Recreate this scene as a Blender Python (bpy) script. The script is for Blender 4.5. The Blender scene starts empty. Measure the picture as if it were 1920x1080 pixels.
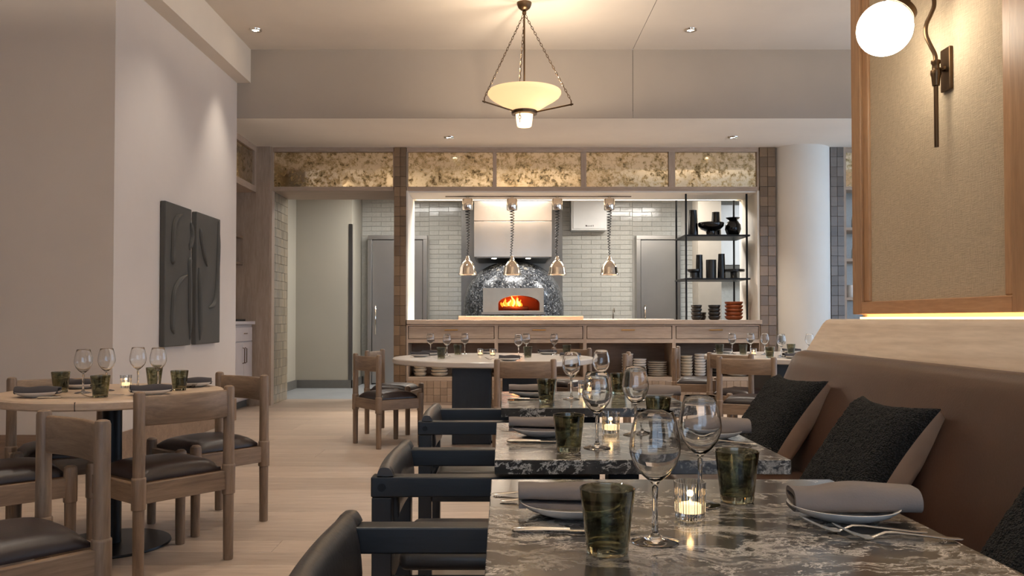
import bpy, bmesh, math, random
from math import sin, cos, pi, atan2, radians, sqrt
from mathutils import Vector, noise
random.seed(7)
S = bpy.context.scene
C = S.collection

# ------------------------------------------------------------------ camera
EYE = 1.11
cam_d = bpy.data.cameras.new('camera'); cam = bpy.data.objects.new('camera', cam_d); C.objects.link(cam)
cam_d.sensor_width = 36.0; cam_d.lens = 1550 / 1920 * 36.0
cam_d.clip_start = 0.05; cam_d.clip_end = 120
TILT = radians(1.1)
cam.location = (0, 0, EYE); cam.rotation_euler = (radians(90) + TILT, 0, 0)
cam_d.shift_x = 18 / 1920; cam_d.shift_y = (57 - 1550 * math.tan(TILT)) / 1920
S.camera = cam

# ------------------------------------------------------------------ world / exposure
S.view_settings.view_transform = 'Standard'; S.view_settings.look = 'None'
S.view_settings.gamma = 1.0; S.view_settings.use_curve_mapping = False
S.view_settings.exposure = 0.55
W = bpy.data.worlds.new('sky'); S.world = W; W.use_nodes = True
bg = W.node_tree.nodes['Background']
bg.inputs['Color'].default_value = (0.58, 0.76, 1.0, 1); bg.inputs['Strength'].default_value = 2.1
cy = S.cycles
cy.use_denoising = True; cy.use_adaptive_sampling = True; cy.adaptive_threshold = 0.06; cy.adaptive_min_samples = 16
cy.max_bounces = 8; cy.diffuse_bounces = 3; cy.glossy_bounces = 3
cy.transmission_bounces = 8; cy.transparent_max_bounces = 12
cy.sample_clamp_indirect = 4.0; cy.sample_clamp_direct = 0.0
cy.caustics_reflective = False; cy.caustics_refractive = False; cy.blur_glossy = 0.5

WARM = (1.0, 0.82, 0.60); SOFT = (1.0, 0.92, 0.81)
DOWN_P = 55.0

# ------------------------------------------------------------------ materials
def lin(c):
    return tuple((x / 12.92 if x <= 0.04045 else ((x + 0.055) / 1.055) ** 2.4) for x in [v / 255 for v in c])
MATS = {}
class N:
    def __init__(s, name):
        s.m = bpy.data.materials.new(name); s.m.use_nodes = True
        s.t = s.m.node_tree; s.b = s.t.nodes['Principled BSDF']; s.out = s.t.nodes['Material Output']
        MATS[name] = s.m
    def n(s, typ, **kw):
        x = s.t.nodes.new(typ)
        for k, v in kw.items(): setattr(x, k, v)
        return x
    def l(s, a, b): s.t.links.new(a, b)
    def set(s, **kw):
        for k, v in kw.items():
            i = s.b.inputs[k.replace('_', ' ')]
            i.default_value = (*v, 1) if isinstance(v, tuple) and len(v) == 3 else v
    def coord(s, scale=(1, 1, 1), kind='Object'):
        tc = s.n('ShaderNodeTexCoord'); mp = s.n('ShaderNodeMapping')
        mp.inputs['Scale'].default_value = scale; s.l(tc.outputs[kind], mp.inputs['Vector']); return mp.outputs['Vector']
    def noise(s, vec, scale, detail=4, rough=0.55, dist=0.0):
        x = s.n('ShaderNodeTexNoise'); x.inputs['Scale'].default_value = scale; x.inputs['Detail'].default_value = detail
        x.inputs['Roughness'].default_value = rough; x.inputs['Distortion'].default_value = dist
        if vec is not None: s.l(vec, x.inputs['Vector'])
        return x.outputs['Fac']
    def ramp(s, fac, stops):
        r = s.n('ShaderNodeValToRGB'); e = r.color_ramp.elements
        while len(e) < len(stops): e.new(0.5)
        for el, (p, c) in zip(e, stops): el.position = p; el.color = (*c, 1)
        s.l(fac, r.inputs['Fac']); return r.outputs['Color']
    def mix(s, fac, a, b, typ='MIX'):
        x = s.n('ShaderNodeMix', data_type='RGBA', blend_type=typ)
        for sock, v in ((x.inputs[0], fac), (x.inputs[6], a), (x.inputs[7], b)):
            if isinstance(v, (int, float)): sock.default_value = v
            elif isinstance(v, tuple): sock.default_value = (*v, 1)
            else: s.l(v, sock)
        return x.outputs[2]
    def bump(s, h, strength=0.3, dist=0.01):
        x = s.n('ShaderNodeBump'); x.inputs['Strength'].default_value = strength; x.inputs['Distance'].default_value = dist
        s.l(h, x.inputs['Height']); s.l(x.outputs['Normal'], s.b.inputs['Normal'])
    def rnd(s):
        return s.n('ShaderNodeObjectInfo').outputs['Random']

def flat(name, c, rough=0.5, metal=0.0, var=0.06, scale=8, bump=0.0, bscale=60, **kw):
    n = N(name); c = lin(c)
    f = n.noise(n.coord(), scale)
    col = n.ramp(f, [(0.3, tuple(x * (1 - var) for x in c)), (0.7, tuple(min(1, x * (1 + var)) for x in c))])
    n.l(col, n.b.inputs['Base Color']); n.set(Roughness=rough, Metallic=metal, **kw)
    if bump: n.bump(n.noise(n.coord(), bscale), bump, 0.004)
    return n.m
def wood(name, c1, c2, axis='x', rough=0.5, scale=6, rv=0.18):
    n = N(name); c1, c2 = lin(c1), lin(c2)
    st = {'x': (0.09, 1, 1), 'y': (1, 0.09, 1), 'z': (1, 1, 0.09)}[axis]
    v = n.coord(tuple(a * scale for a in st))
    f1 = n.noise(v, 3.0, 5, 0.6, 1.2); f2 = n.noise(v, 18, 3, 0.6)
    col = n.ramp(f1, [(0.28, c2), (0.62, c1)])
    fine = n.ramp(f2, [(0.3, (0.78, 0.76, 0.74)), (0.65, (1, 1, 1))])
    col = n.mix(0.7, col, fine, 'MULTIPLY')
    r = n.ramp(n.rnd(), [(0, (1 - rv,) * 3), (1, (1.0,) * 3)])
    col = n.mix(1.0, col, r, 'MULTIPLY')
    n.l(col, n.b.inputs['Base Color']); n.set(Roughness=rough); n.bump(f2, 0.12, 0.002)
    return n.m
def emit(name, c, strength):
    n = N(name); n.set(Base_Color=c, Roughness=0.5); n.b.inputs['Emission Color'].default_value = (*c, 1)
    n.b.inputs['Emission Strength'].default_value = strength; return n.m
def glass(name, c, rough=0.0, ior=1.45, swirl=None):
    n = N(name); n.set(Base_Color=c, Roughness=rough, IOR=ior); n.b.inputs['Transmission Weight'].default_value = 1.0
    if swirl:
        f = n.noise(n.coord((10, 10, 34)), 2.2, 3, 0.5, 1.5)
        n.l(n.ramp(f, [(0.3, swirl), (0.62, c)]), n.b.inputs['Base Color'])
    return n.m

def plaster(name, c, weave=False):
    n = N(name); c = lin(c)
    f = n.noise(n.coord(), 1.6, 4)
    col = n.ramp(f, [(0.25, tuple(x * 0.93 for x in c)), (0.75, c)])
    if weave:
        a = n.noise(n.coord((1, 1, 0.03)), 160, 2); b = n.noise(n.coord((1, 0.03, 1)), 160, 2)
        x = n.n('ShaderNodeMath', operation='ADD'); n.l(a, x.inputs[0]); n.l(b, x.inputs[1])
        n.bump(x.outputs[0], 0.5, 0.004)
        w = n.ramp(x.outputs[0], [(0.35, (0.8, 0.8, 0.8)), (0.6, (1, 1, 1))]); col = n.mix(0.8, col, w, 'MULTIPLY')
    else:
        n.bump(n.noise(n.coord(), 60, 3), 0.06, 0.003)
    n.l(col, n.b.inputs['Base Color']); n.set(Roughness=0.85 if not weave else 0.95); return n.m

plaster('wall_paint', (214, 203, 194)); plaster('ceiling_paint', (220, 208, 194))
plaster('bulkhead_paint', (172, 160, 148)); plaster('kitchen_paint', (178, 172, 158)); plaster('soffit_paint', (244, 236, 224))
plaster('column_paint', (236, 230, 220))
def linen():
    n = N('upholstered_linen'); c = lin((206, 188, 162))
    a = n.noise(n.coord((1, 14, 0.9)), 26, 3, 0.6); b = n.noise(n.coord((1, 0.9, 14)), 26, 3, 0.6)
    x = n.n('ShaderNodeMath', operation='ADD'); n.l(a, x.inputs[0]); n.l(b, x.inputs[1])
    y = n.n('ShaderNodeMath', operation='MULTIPLY'); y.inputs[1].default_value = 0.5; n.l(x.outputs[0], y.inputs[0])
    col = n.ramp(y.outputs[0], [(0.36, tuple(v * 0.72 for v in c)), (0.6, c)])
    n.l(col, n.b.inputs['Base Color']); n.set(Roughness=0.95); n.bump(y.outputs[0], 0.9, 0.006)
linen()
wood('oak_floor', (204, 184, 166), (182, 160, 142), 'x', 0.42, 5, 0.22)
wood('oak_pale_x', (196, 174, 154), (178, 155, 134), 'x', 0.5); wood('oak_pale_z', (196, 174, 154), (178, 155, 134), 'z', 0.5)
wood('oak_pale_y', (196, 174, 154), (178, 155, 134), 'y', 0.5)
wood('oak_ledge', (214, 198, 180), (194, 174, 154), 'y', 0.5, 3.0, 0.0)
wood('oak_frame_z', (190, 150, 112), (164, 122, 86), 'z', 0.45); wood('oak_frame_y', (190, 150, 112), (164, 122, 86), 'y', 0.45)
wood('chair_oak_x', (147, 123, 101), (117, 94, 75), 'x', 0.48, 9, 0.1); wood('chair_oak_y', (147, 123, 101), (117, 94, 75), 'y', 0.48, 9, 0.1)
wood('chair_oak_z', (147, 123, 101), (117, 94, 75), 'z', 0.48, 9, 0.1)
wood('table_oak', (206, 182, 158), (186, 160, 134), 'x', 0.4, 4, 0.05); flat('table_stone', (200, 190, 180), 0.3, var=0.05, scale=3)
wood('skirting_oak', (150, 124, 104), (128, 104, 86), 'x', 0.5, 4, 0.05)
wood('black_wood_x', (27, 29, 34), (19, 21, 25), 'x', 0.38, 9, 0.1); wood('black_wood_y', (27, 29, 34), (19, 21, 25), 'y', 0.38, 9, 0.1)
wood('black_wood_z', (27, 29, 34), (19, 21, 25), 'z', 0.38, 9, 0.1)
flat('chair_leather', (46, 35, 33), 0.36, var=0.12, bump=0.12, bscale=90)
flat('armchair_leather', (58, 55, 54), 0.32, var=0.15, bump=0.15, bscale=70)
flat('banquette_leather', (76, 54, 43), 0.33, var=0.1, scale=5, bump=0.12, bscale=120)
flat('black_steel', (26, 26, 28), 0.42, 0.6); flat('black_ceramic', (16, 15, 16), 0.16); flat('dark_ceramic', (40, 38, 36), 0.3)
flat('terracotta', (150, 74, 36), 0.4, var=0.15); flat('white_ceramic', (226, 220, 212), 0.22, var=0.02)
flat('grey_ceramic', (176, 168, 156), 0.35, var=0.04); flat('cream_ceramic', (206, 192, 170), 0.35, var=0.04)
flat('napkin_grey', (124, 114, 108), 0.9, var=0.08, bump=0.15, bscale=300); flat('napkin_dark', (62, 58, 60), 0.9, var=0.08)
flat('cushion_tan', (178, 146, 120), 0.75, var=0.1, bump=0.2, bscale=25)
flat('art_plaster', (78, 75, 70), 0.7, var=0.1, scale=3, bump=0.25, bscale=18)
flat('wax', (240, 226, 200), 0.5); flat('white_enamel', (226, 224, 220), 0.3, var=0.02)
flat('cabinet_white', (206, 196, 194), 0.45, var=0.02); flat('grey_curb', (104, 102, 98), 0.6); flat('kitchen_floor', (150, 154, 158), 0.5)
flat('grey_panel', (150, 142, 130), 0.5, var=0.03); flat('dark_line', (70, 62, 54), 0.6)
flat('cutlery', (190, 186, 180), 0.22, 1.0, var=0.02); flat('steel', (176, 174, 170), 0.3, 1.0, var=0.05, scale=2)
flat('steel_dark', (120, 118, 114), 0.32, 1.0, var=0.08, scale=2); flat('steel_door', (172, 171, 168), 0.28, 0.9, var=0.05, scale=2); flat('steel_bright', (176, 168, 158), 0.2, 0.9, var=0.03)
flat('chrome', (226, 216, 204), 0.08, 1.0, var=0.01); flat('brass', (176, 138, 84), 0.3, 1.0); flat('bronze', (92, 72, 52), 0.34, 0.9)
flat('rubber', (20, 20, 20), 0.6); flat('grout', (178, 174, 166), 0.9); flat('dark_grout', (86, 72, 58), 0.9)
flat('plant_white', (230, 228, 224), 0.5); flat('oven_brick', (120, 64, 36), 0.9, var=0.3, scale=20); flat('oven_steel', (150, 138, 122), 0.28, 1.0, var=0.06)

def boucle():
    n = N('boucle_black')
    v = n.n('ShaderNodeTexVoronoi'); v.inputs['Scale'].default_value = 190; n.l(n.coord(), v.inputs['Vector'])
    col = n.ramp(v.outputs['Distance'], [(0.1, lin((50, 48, 46))), (0.6, lin((9, 8, 8)))])
    n.l(col, n.b.inputs['Base Color']); n.set(Roughness=0.95)
    inv = n.n('ShaderNodeMath', operation='SUBTRACT'); inv.inputs[0].default_value = 1.0; n.l(v.outputs['Distance'], inv.inputs[1])
    n.bump(inv.outputs[0], 1.0, 0.012)
boucle()
def marble():
    n = N('marble_dark'); v0 = n.coord((1, 1, 1))
    # veining drifts along the table; domain-warped ridges
    w = n.n('ShaderNodeTexNoise'); w.inputs['Scale'].default_value = 4.0; w.inputs['Detail'].default_value = 6; n.l(v0, w.inputs['Vector'])
    sub = n.n('ShaderNodeVectorMath', operation='MULTIPLY_ADD'); n.l(w.outputs['Color'], sub.inputs[0])
    sub.inputs[1].default_value = (0.34, 0.26, 0.24); n.l(v0, sub.inputs[2])
    mp = n.n('ShaderNodeMapping'); mp.inputs['Scale'].default_value = (1.0, 2.3, 1.5); mp.inputs['Rotation'].default_value = (0, 0, 0.5)
    n.l(sub.outputs[0], mp.inputs['Vector'])
    def ridge(scale, width, det=5):
        f = n.noise(mp.outputs['Vector'], scale, det, 0.72)
        a = n.n('ShaderNodeMath', operation='SUBTRACT'); a.inputs[1].default_value = 0.5; n.l(f, a.inputs[0])
        b = n.n('ShaderNodeMath', operation='ABSOLUTE'); n.l(a.outputs[0], b.inputs[0])
        return n.ramp(b.outputs[0], [(0.0, (1, 1, 1)), (width, (0, 0, 0))])
    r1 = ridge(1.7, 0.014, 8); r2 = ridge(4.2, 0.05, 12)
    patch = n.ramp(n.noise(v0, 3.2, 3), [(0.47, (0.03, 0.03, 0.03)), (0.66, (0.85, 0.85, 0.85))])
    r2p = n.mix(1.0, r2, patch, 'MULTIPLY')
    allv = n.mix(1.0, r1, r2p, 'LIGHTEN')
    base = n.ramp(n.noise(mp.outputs['Vector'], 3, 5), [(0.3, lin((48, 46, 44))), (0.7, lin((70, 66, 62)))])
    n.l(n.mix(allv, base, lin((214, 206, 194))), n.b.inputs['Base Color'])
    n.set(Roughness=0.14); n.b.inputs['Specular IOR Level'].default_value = 0.8
marble()
def mirror():
    n = N('antique_mirror'); v = n.coord()
    a = n.noise(v, 6, 6, 0.7, 0.6); b = n.noise(v, 26, 5, 0.7)
    x = n.n('ShaderNodeMath', operation='ADD'); n.l(a, x.inputs[0]); n.l(b, x.inputs[1])
    h = n.n('ShaderNodeMath', operation='MULTIPLY'); h.inputs[1].default_value = 0.5; n.l(x.outputs[0], h.inputs[0])
    col = n.ramp(h.outputs[0], [(0.38, lin((104, 84, 54))), (0.46, lin((196, 174, 132))), (0.54, lin((242, 230, 204)))])
    n.l(col, n.b.inputs['Base Color']); n.set(Metallic=1.0)
    r = n.ramp(h.outputs[0], [(0.40, (0.45, 0.45, 0.45)), (0.52, (0.07, 0.07, 0.07))]); n.l(r, n.b.inputs['Roughness'])
mirror()
def tile(name, c, rough, var):
    n = N(name); c = lin(c)
    col = n.ramp(n.rnd(), [(0, tuple(x * (1 - var) for x in c)), (0.5, c), (1, tuple(min(1, x * (1 + var)) for x in c))])
    f = n.noise(n.coord(), 30, 2); m = n.ramp(f, [(0.3, (0.88, 0.88, 0.88)), (0.7, (1, 1, 1))])
    n.l(n.mix(1.0, col, m, 'MULTIPLY'), n.b.inputs['Base Color']); n.set(Roughness=rough); n.bump(n.noise(n.coord(), 14, 2), 0.25, 0.004)
tile('subway_tile', (186, 184, 176), 0.14, 0.07); tile('zellige_brown', (128, 104, 80), 0.2, 0.25); tile('zellige_pale', (168, 144, 122), 0.25, 0.14); tile('zellige_olive', (156, 142, 120), 0.16, 0.16)
tile('zellige_grey', (122, 114, 108), 0.22, 0.2)
def mosaic():
    n = N('oven_mosaic'); v = n.n('ShaderNodeTexVoronoi'); v.inputs['Scale'].default_value = 44; n.l(n.coord(), v.inputs['Vector'])
    sep = n.n('ShaderNodeSeparateColor'); n.l(v.outputs['Color'], sep.inputs[0])
    col = n.ramp(sep.outputs[0], [(0.0, lin((18, 20, 24))), (0.55, lin((62, 66, 72))), (0.9, lin((96, 99, 104))), (1, lin((150, 152, 152)))])
    n.l(col, n.b.inputs['Base Color']); n.set(Roughness=0.18); n.b.inputs['Metallic'].default_value = 0.25
    g = n.n('ShaderNodeTexVoronoi', feature='DISTANCE_TO_EDGE'); g.inputs['Scale'].default_value = 44; n.l(n.coord(), g.inputs['Vector'])
    n.bump(n.ramp(g.outputs['Distance'], [(0.0, (0, 0, 0)), (0.12, (1, 1, 1))]), 0.6, 0.006)
mosaic()
def alab():
    n = N('alabaster_glass'); c = lin((250, 236, 208))
    tr = n.n('ShaderNodeBsdfTranslucent'); tr.inputs['Color'].default_value = (*lin((252, 236, 206)), 1)
    n.set(Base_Color=c, Roughness=0.35); n.b.inputs['Emission Color'].default_value = (1.0, 0.80, 0.56, 1); n.b.inputs['Emission Strength'].default_value = 0.42
    mx = n.n('ShaderNodeMixShader'); mx.inputs[0].default_value = 0.6
    n.l(n.b.outputs[0], mx.inputs[1]); n.l(tr.outputs[0], mx.inputs[2]); n.l(mx.outputs[0], n.out.inputs['Surface'])
alab()
glass('clear_glass', (0.985, 0.985, 0.98)); glass('smoke_glass', (0.56, 0.545, 0.40), 0.01, 1.45, (0.22, 0.215, 0.135))
glass('ribbed_glass', (0.97, 0.96, 0.94), 0.03)
emit('globe_glow', (1.0, 0.88, 0.70), 15.0); emit('led_glow', (1.0, 0.55, 0.18), 9.0); emit('flame', (1.0, 0.55, 0.16), 8.0)
emit('fire', (1.0, 0.22, 0.02), 1.6); emit('fire_core', (1.0, 0.45, 0.08), 3.2); emit('lamp_glow', (1.0, 0.82, 0.58), 14.0); emit('panel_glow', (1.0, 0.97, 0.92), 4.0); emit('strip_glow', (1.0, 0.85, 0.62), 7.0)
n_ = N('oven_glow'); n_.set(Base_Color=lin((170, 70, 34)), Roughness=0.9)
def warmwax():
    n = N('lit_wax'); n.set(Base_Color=lin((246, 226, 190)), Roughness=0.5); n.b.inputs['Subsurface Weight'].default_value = 0.4
    n.b.inputs['Emission Color'].default_value = (1.0, 0.70, 0.36, 1); n.b.inputs['Emission Strength'].default_value = 1.3
warmwax()

# ------------------------------------------------------------------ mesh helpers
class MB:
    def __init__(s): s.v = []; s.f = []
    def add(s, vs, fs):
        k = len(s.v); s.v += [tuple(p) for p in vs]; s.f += [tuple(i + k for i in f) for f in fs]; return s
    def box(s, x0, x1, y0, y1, z0, z1):
        return s.add([(x0,y0,z0),(x1,y0,z0),(x1,y1,z0),(x0,y1,z0),(x0,y0,z1),(x1,y0,z1),(x1,y1,z1),(x0,y1,z1)],
                     [(0,3,2,1),(4,5,6,7),(0,1,5,4),(1,2,6,5),(2,3,7,6),(3,0,4,7)])
    def loft(s, rings, cap=True, closed=True):
        n = len(rings[0]); vs = [p for r in rings for p in r]; fs = []
        for i in range(len(rings) - 1):
            for j in range(n if closed else n - 1):
                a, b = i * n + j, i * n + (j + 1) % n
                fs.append((a, b, b + n, a + n))
        if cap and closed:
            fs.append(tuple(reversed(range(n)))); fs.append(tuple(range((len(rings) - 1) * n, len(rings) * n)))
        return s.add(vs, fs)
    def lathe(s, prof, n=32, c=(0, 0, 0), cap=False, rib=None):
        rings = []
        for r, z in prof:
            ring = []
            for j in range(n):
                a = 2 * pi * j / n; rr = r * (1 + (rib(j, z) if rib else 0))
                ring.append((c[0] + rr * cos(a), c[1] + rr * sin(a), c[2] + z))
            rings.append(ring)
        return s.loft(rings, cap)
    def tube(s, pts, r, n=8, cap=True, flat=None):
        pts = [Vector(p) for p in pts]; rings = []; up = None
        for i, p in enumerate(pts):
            d = (pts[min(i + 1, len(pts) - 1)] - pts[max(i - 1, 0)]).normalized()
            if up is None:
                up = Vector((0, 0, 1)) if abs(d.z) < 0.9 else Vector((1, 0, 0))
            u = d.cross(up)
            u = u.normalized() if u.length > 1e-6 else Vector((1, 0, 0)); w = u.cross(d).normalized(); up = w
            rr = r[i] if isinstance(r, (list, tuple)) else r
            ru, rw = (rr if not isinstance(rr, (list, tuple)) else rr[0]), (rr if not isinstance(rr, (list, tuple)) else rr[1])
            rings.append([tuple(p + u * (ru * cos(2 * pi * j / n)) + w * (rw * sin(2 * pi * j / n))) for j in range(n)])
        return s.loft(rings, cap)
    def prism(s, poly, a, b, axis='y'):
        def P(q, t): return {'y': (q[0], t, q[1]), 'x': (t, q[0], q[1]), 'z': (q[0], q[1], t)}[axis]
        return s.loft([[P(q, a) for q in poly], [P(q, b) for q in poly]])
    def mesh(s, name, smooth=None, bevel=0.0, seg=2):
        if smooth is None: smooth = 0 if bevel else 40
        bm = bmesh.new()
        vs = [bm.verts.new(p) for p in s.v]
        for f in s.f:
            try: bm.faces.new([vs[i] for i in f])
            except ValueError: pass
        bmesh.ops.recalc_face_normals(bm, faces=bm.faces)
        if bevel:
            ed = [e for e in bm.edges if len(e.link_faces) == 2 and e.calc_face_angle(0) > radians(30)]
            bmesh.ops.bevel(bm, geom=ed, offset=bevel, segments=seg, affect='EDGES', profile=0.5, clamp_overlap=True)
        me = bpy.data.meshes.new(name); bm.to_mesh(me); bm.free()
        if smooth:
            me.shade_smooth(); me.set_sharp_from_angle(angle=radians(smooth))
        return me
    def build(s, name, mat, parent=None, world=False, **kw):
        return link(name, s.mesh(name, **kw), mat, parent, world)
def link(name, me, mat, parent=None, world=False):
    o = bpy.data.objects.new(name, me); C.objects.link(o)
    if mat and not me.materials: me.materials.append(MATS[mat])
    if parent is not None:
        o.parent = parent
        if world: o.location = -parent.location
    return o
def thing(name, label, cat, loc=(0, 0, 0), rz=0.0, group=None):
    o = bpy.data.objects.new(name, None); C.objects.link(o); o.empty_display_size = 0.1
    o.location = loc; o.rotation_euler = (0, 0, rz); return tag(o, label, cat, group)
def tag(o, label, cat, group=None):
    o['label'] = label; o['category'] = cat
    if group: o['group'] = group
    return o
def struct(o, label=None):
    o['kind'] = 'structure'
    if label: o['label'] = label
    return o
def sroot(name, loc=(0, 0, 0), label=None):
    o = bpy.data.objects.new(name, None); C.objects.link(o); o.location = loc; return struct(o, label)
def dup(root, loc, rz, label, group=None):
    r = root.copy(); C.objects.link(r); r.location = loc; r.rotation_euler = (0, 0, rz); r['label'] = label
    if group: r['group'] = group
    for ch in list(root.children):
        c = ch.copy(); C.objects.link(c); c.parent = r
        for g in ch.children:
            d = g.copy(); C.objects.link(d); d.parent = c
    return r
PROTO = {}
def place(key, make, loc, rz, label, group=None):
    """first use builds the thing itself, later uses copy it with its parts"""
    if key not in PROTO:
        o = make(); o.location = loc; o.rotation_euler = (0, 0, rz); o['label'] = label
        if group: o['group'] = group
        PROTO[key] = o; return o
    return dup(PROTO[key], loc, rz, label, group)
def bx(name, mat, x0, x1, y0, y1, z0, z1, parent=None, bevel=0.0, world=True, **kw):
    return MB().box(x0, x1, y0, y1, z0, z1).build(name, mat, parent, world, bevel=bevel, **kw)
def lamp(name, kind, loc, power, color, parent=None, size=0.05, rot=(0, 0, 0), spot=None, blend=0.6):
    d = bpy.data.lights.new(name, kind); d.energy = power; d.color = color
    if kind == 'AREA': d.shape = 'RECTANGLE'; d.size, d.size_y = size
    else: d.shadow_soft_size = size
    if kind == 'SPOT': d.spot_size = spot; d.spot_blend = blend
    o = bpy.data.objects.new(name, d); C.objects.link(o); o.location = loc; o.rotation_euler = rot
    if parent is not None: o.parent = parent; o.location = Vector(loc) - parent.location
    return o
# ================================================================== STRUCTURE
FY = 10.60      # front plane of the kitchen facade
BY = 11.40      # its back plane
BKY = 9.05      # dropped bulkhead in front of it
CEIL = 4.07; SOF = 3.312; WX = -2.92
U = 0.00684     # metres per image pixel at the facade's front plane
def FX(a): return (a - 942) * U
def FZ(b): return 1.11 - (b - 597) * U

# ---- floor: individual planks over the part in view
floor = sroot('floor', (0, 0, 0), 'pale oak plank floor')
bx('subfloor', 'oak_floor', -8, 6.5, -3, FY + 0.8, -0.06, -0.012, floor)
bx('floor_margin', 'oak_floor', -8, 6.5, -3, 1.9, -0.012, 0, floor)
bx('floor_margin', 'oak_floor', -8, -3.9, 1.9, FY, -0.012, 0, floor); bx('floor_margin', 'oak_floor', 4.3, 6.5, 1.9, FY, -0.012, 0, floor)
rw = 0.205; rows = 42; y = 1.9
plank_cache = {}
for i in range(rows):
    d = min(rw, FY - y) if i < rows - 1 else FY - y
    x = -3.9; first = True
    while x < 4.3 - 1e-3:
        L = random.choice([1.4, 1.8, 2.2, 2.6]) if not first else random.choice([0.6, 1.0, 1.4, 1.8])
        first = False
        if 4.3 - (x + L) < 0.5: L = 4.3 - x
        L = min(L, 4.3 - x); key = (round(L, 3), round(d, 3))
        if key not in plank_cache:
            plank_cache[key] = MB().box(0.0008, L - 0.0008, 0.0008, d - 0.0008, -0.012, 0).mesh('plank', bevel=0.0012, seg=1)
        o = link('plank', plank_cache[key], 'oak_floor', floor); o.location = (x, y, random.uniform(-0.0004, 0.0002))
        x += L
    y += d
    if y >= FY - 1e-4: break
# end grain strip of oak in the kitchen doorway and the grey kitchen floor beyond
struct(bx('floor_threshold', 'oak_floor', -2.96, -1.39, FY, BY, -0.06, 0))
struct(bx('floor_kitchen', 'kitchen_floor', -4.2, 6.5, BY, 14.3, -0.06, 0.0))

# ---- left block: art wall and the wall turned towards the room
wl = sroot('wall_left', (WX, 7.6, 0), 'pale plaster wall carrying the two relief panels')
bx('wall_body', 'wall_paint', -8.0, WX, 6.2, BKY, 0, CEIL, wl)
struct(bx('baseboard_left', 'skirting_oak', WX, WX + 0.016, 6.184, BKY, 0, 0.24, bevel=0.003), 'oak skirting under the relief panels')
struct(bx('baseboard_front', 'skirting_oak', -8.0, WX + 0.016, 6.184, 6.2, 0, 0.24, bevel=0.003), 'oak skirting of the shaded wall')
struct(bx('beam_left', 'ceiling_paint', WX, -2.77, -3, BKY, 3.70, CEIL), 'boxed plaster beam above the art wall')
# ---- ceiling, bulkhead, soffit, room sides
cl = sroot('ceiling', (0, 3, CEIL))
bx('ceiling_panel', 'ceiling_paint', -8, 1.433, -3, BKY, CEIL, CEIL + 0.1, cl)
bx('ceiling_panel', 'ceiling_paint', 1.439, 6.5, -3, BKY, CEIL, CEIL + 0.1, cl)
bx('ceiling_joint', 'dark_line', 1.43, 1.442, -3, BKY, CEIL + 0.004, CEIL + 0.05, cl)
bh = sroot('bulkhead', (1.4, BKY, SOF), 'plaster bulkhead dropping to the soffit over the counter')
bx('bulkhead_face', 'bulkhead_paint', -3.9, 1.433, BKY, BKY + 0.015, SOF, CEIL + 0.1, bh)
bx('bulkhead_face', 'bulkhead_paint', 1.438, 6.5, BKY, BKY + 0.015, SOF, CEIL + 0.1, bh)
bx('bulkhead_joint', 'dark_line', 1.43, 1.442, BKY + 0.004, BKY + 0.03, SOF + 0.081, CEIL, bh)
bx('soffit', 'soffit_paint', -3.9, 6.5, BKY + 0.015, BY, SOF, SOF + 0.08, bh)
bx('void', 'ceiling_paint', -3.9, 6.5, BY - 0.1, BY, SOF, CEIL + 0.1, bh)
struct(bx('wall_far_left', 'wall_paint', -8.1, -8.0, -3, 6.2, 0, CEIL))
# right side of the room: tall windows to the street
wr = sroot('wall_right', (6.5, 3, 0), 'window wall on the street side')
bx('sill', 'wall_paint', 6.5, 6.7, -3, 12, 0, 0.5, wr); bx('lintel', 'wall_paint', 6.5, 6.7, -3, 14.3, 3.3, CEIL + 0.1, wr)
for y0 in (-3, -0.4, 2.2, 4.8, 7.4, 10.0):
    bx('pier', 'wall_paint', 6.5, 6.7, y0, y0 + 0.4, 0.5, 3.3, wr)
bx('pier', 'wall_paint', 6.5, 6.7, 11.4, 14.3, 0, 3.3, wr)
wf = sroot('wall_front', (0, -3, 0), 'wall behind the diners with a street window')
bx('wall_body', 'wall_paint', -8, -1.6, -3.2, -3, 0, CEIL, wf); bx('wall_body', 'wall_paint', 2.4, 6.7, -3.2, -3, 0, CEIL, wf)
bx('wall_body', 'wall_paint', -1.6, 2.4, -3.2, -3, 0, 0.7, wf); bx('wall_body', 'wall_paint', -1.6, 2.4, -3.2, -3, 3.0, CEIL, wf)
bx('mullion', 'black_steel', 0.36, 0.44, -3.12, -3.05, 0.7, 3.0, wf)

# ---- alcove beside the kitchen doorway
al = sroot('wall_alcove', (-3.3, 10, 0), 'recessed alcove beside the kitchen doorway')
bx('alcove_back', 'wall_paint', -3.9, -3.72, BKY, FY, 0, SOF, al)
bx('alcove_end', 'oak_pale_z', -3.72, -2.975, FY - 0.05, FY + 0.1, 0, SOF, al)
bx('alcove_frame', 'oak_pale_y', -3.2, -3.15, BKY, FY - 0.05, 2.74, 2.80, al); bx('alcove_frame', 'oak_pale_y', -3.2, -3.15, BKY, FY - 0.05, 3.24, SOF, al)
bx('alcove_frame', 'oak_pale_z', -3.2, -3.15, FY - 0.13, FY - 0.05, 2.80, 3.24, al)
bx('alcove_underside', 'oak_pale_y', -3.72, -3.15, BKY, FY - 0.05, 2.72, 2.74, al)
bx('mirror_panel', 'antique_mirror', -3.19, -3.175, BKY, FY - 0.13, 2.80, 3.24, al)

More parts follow.
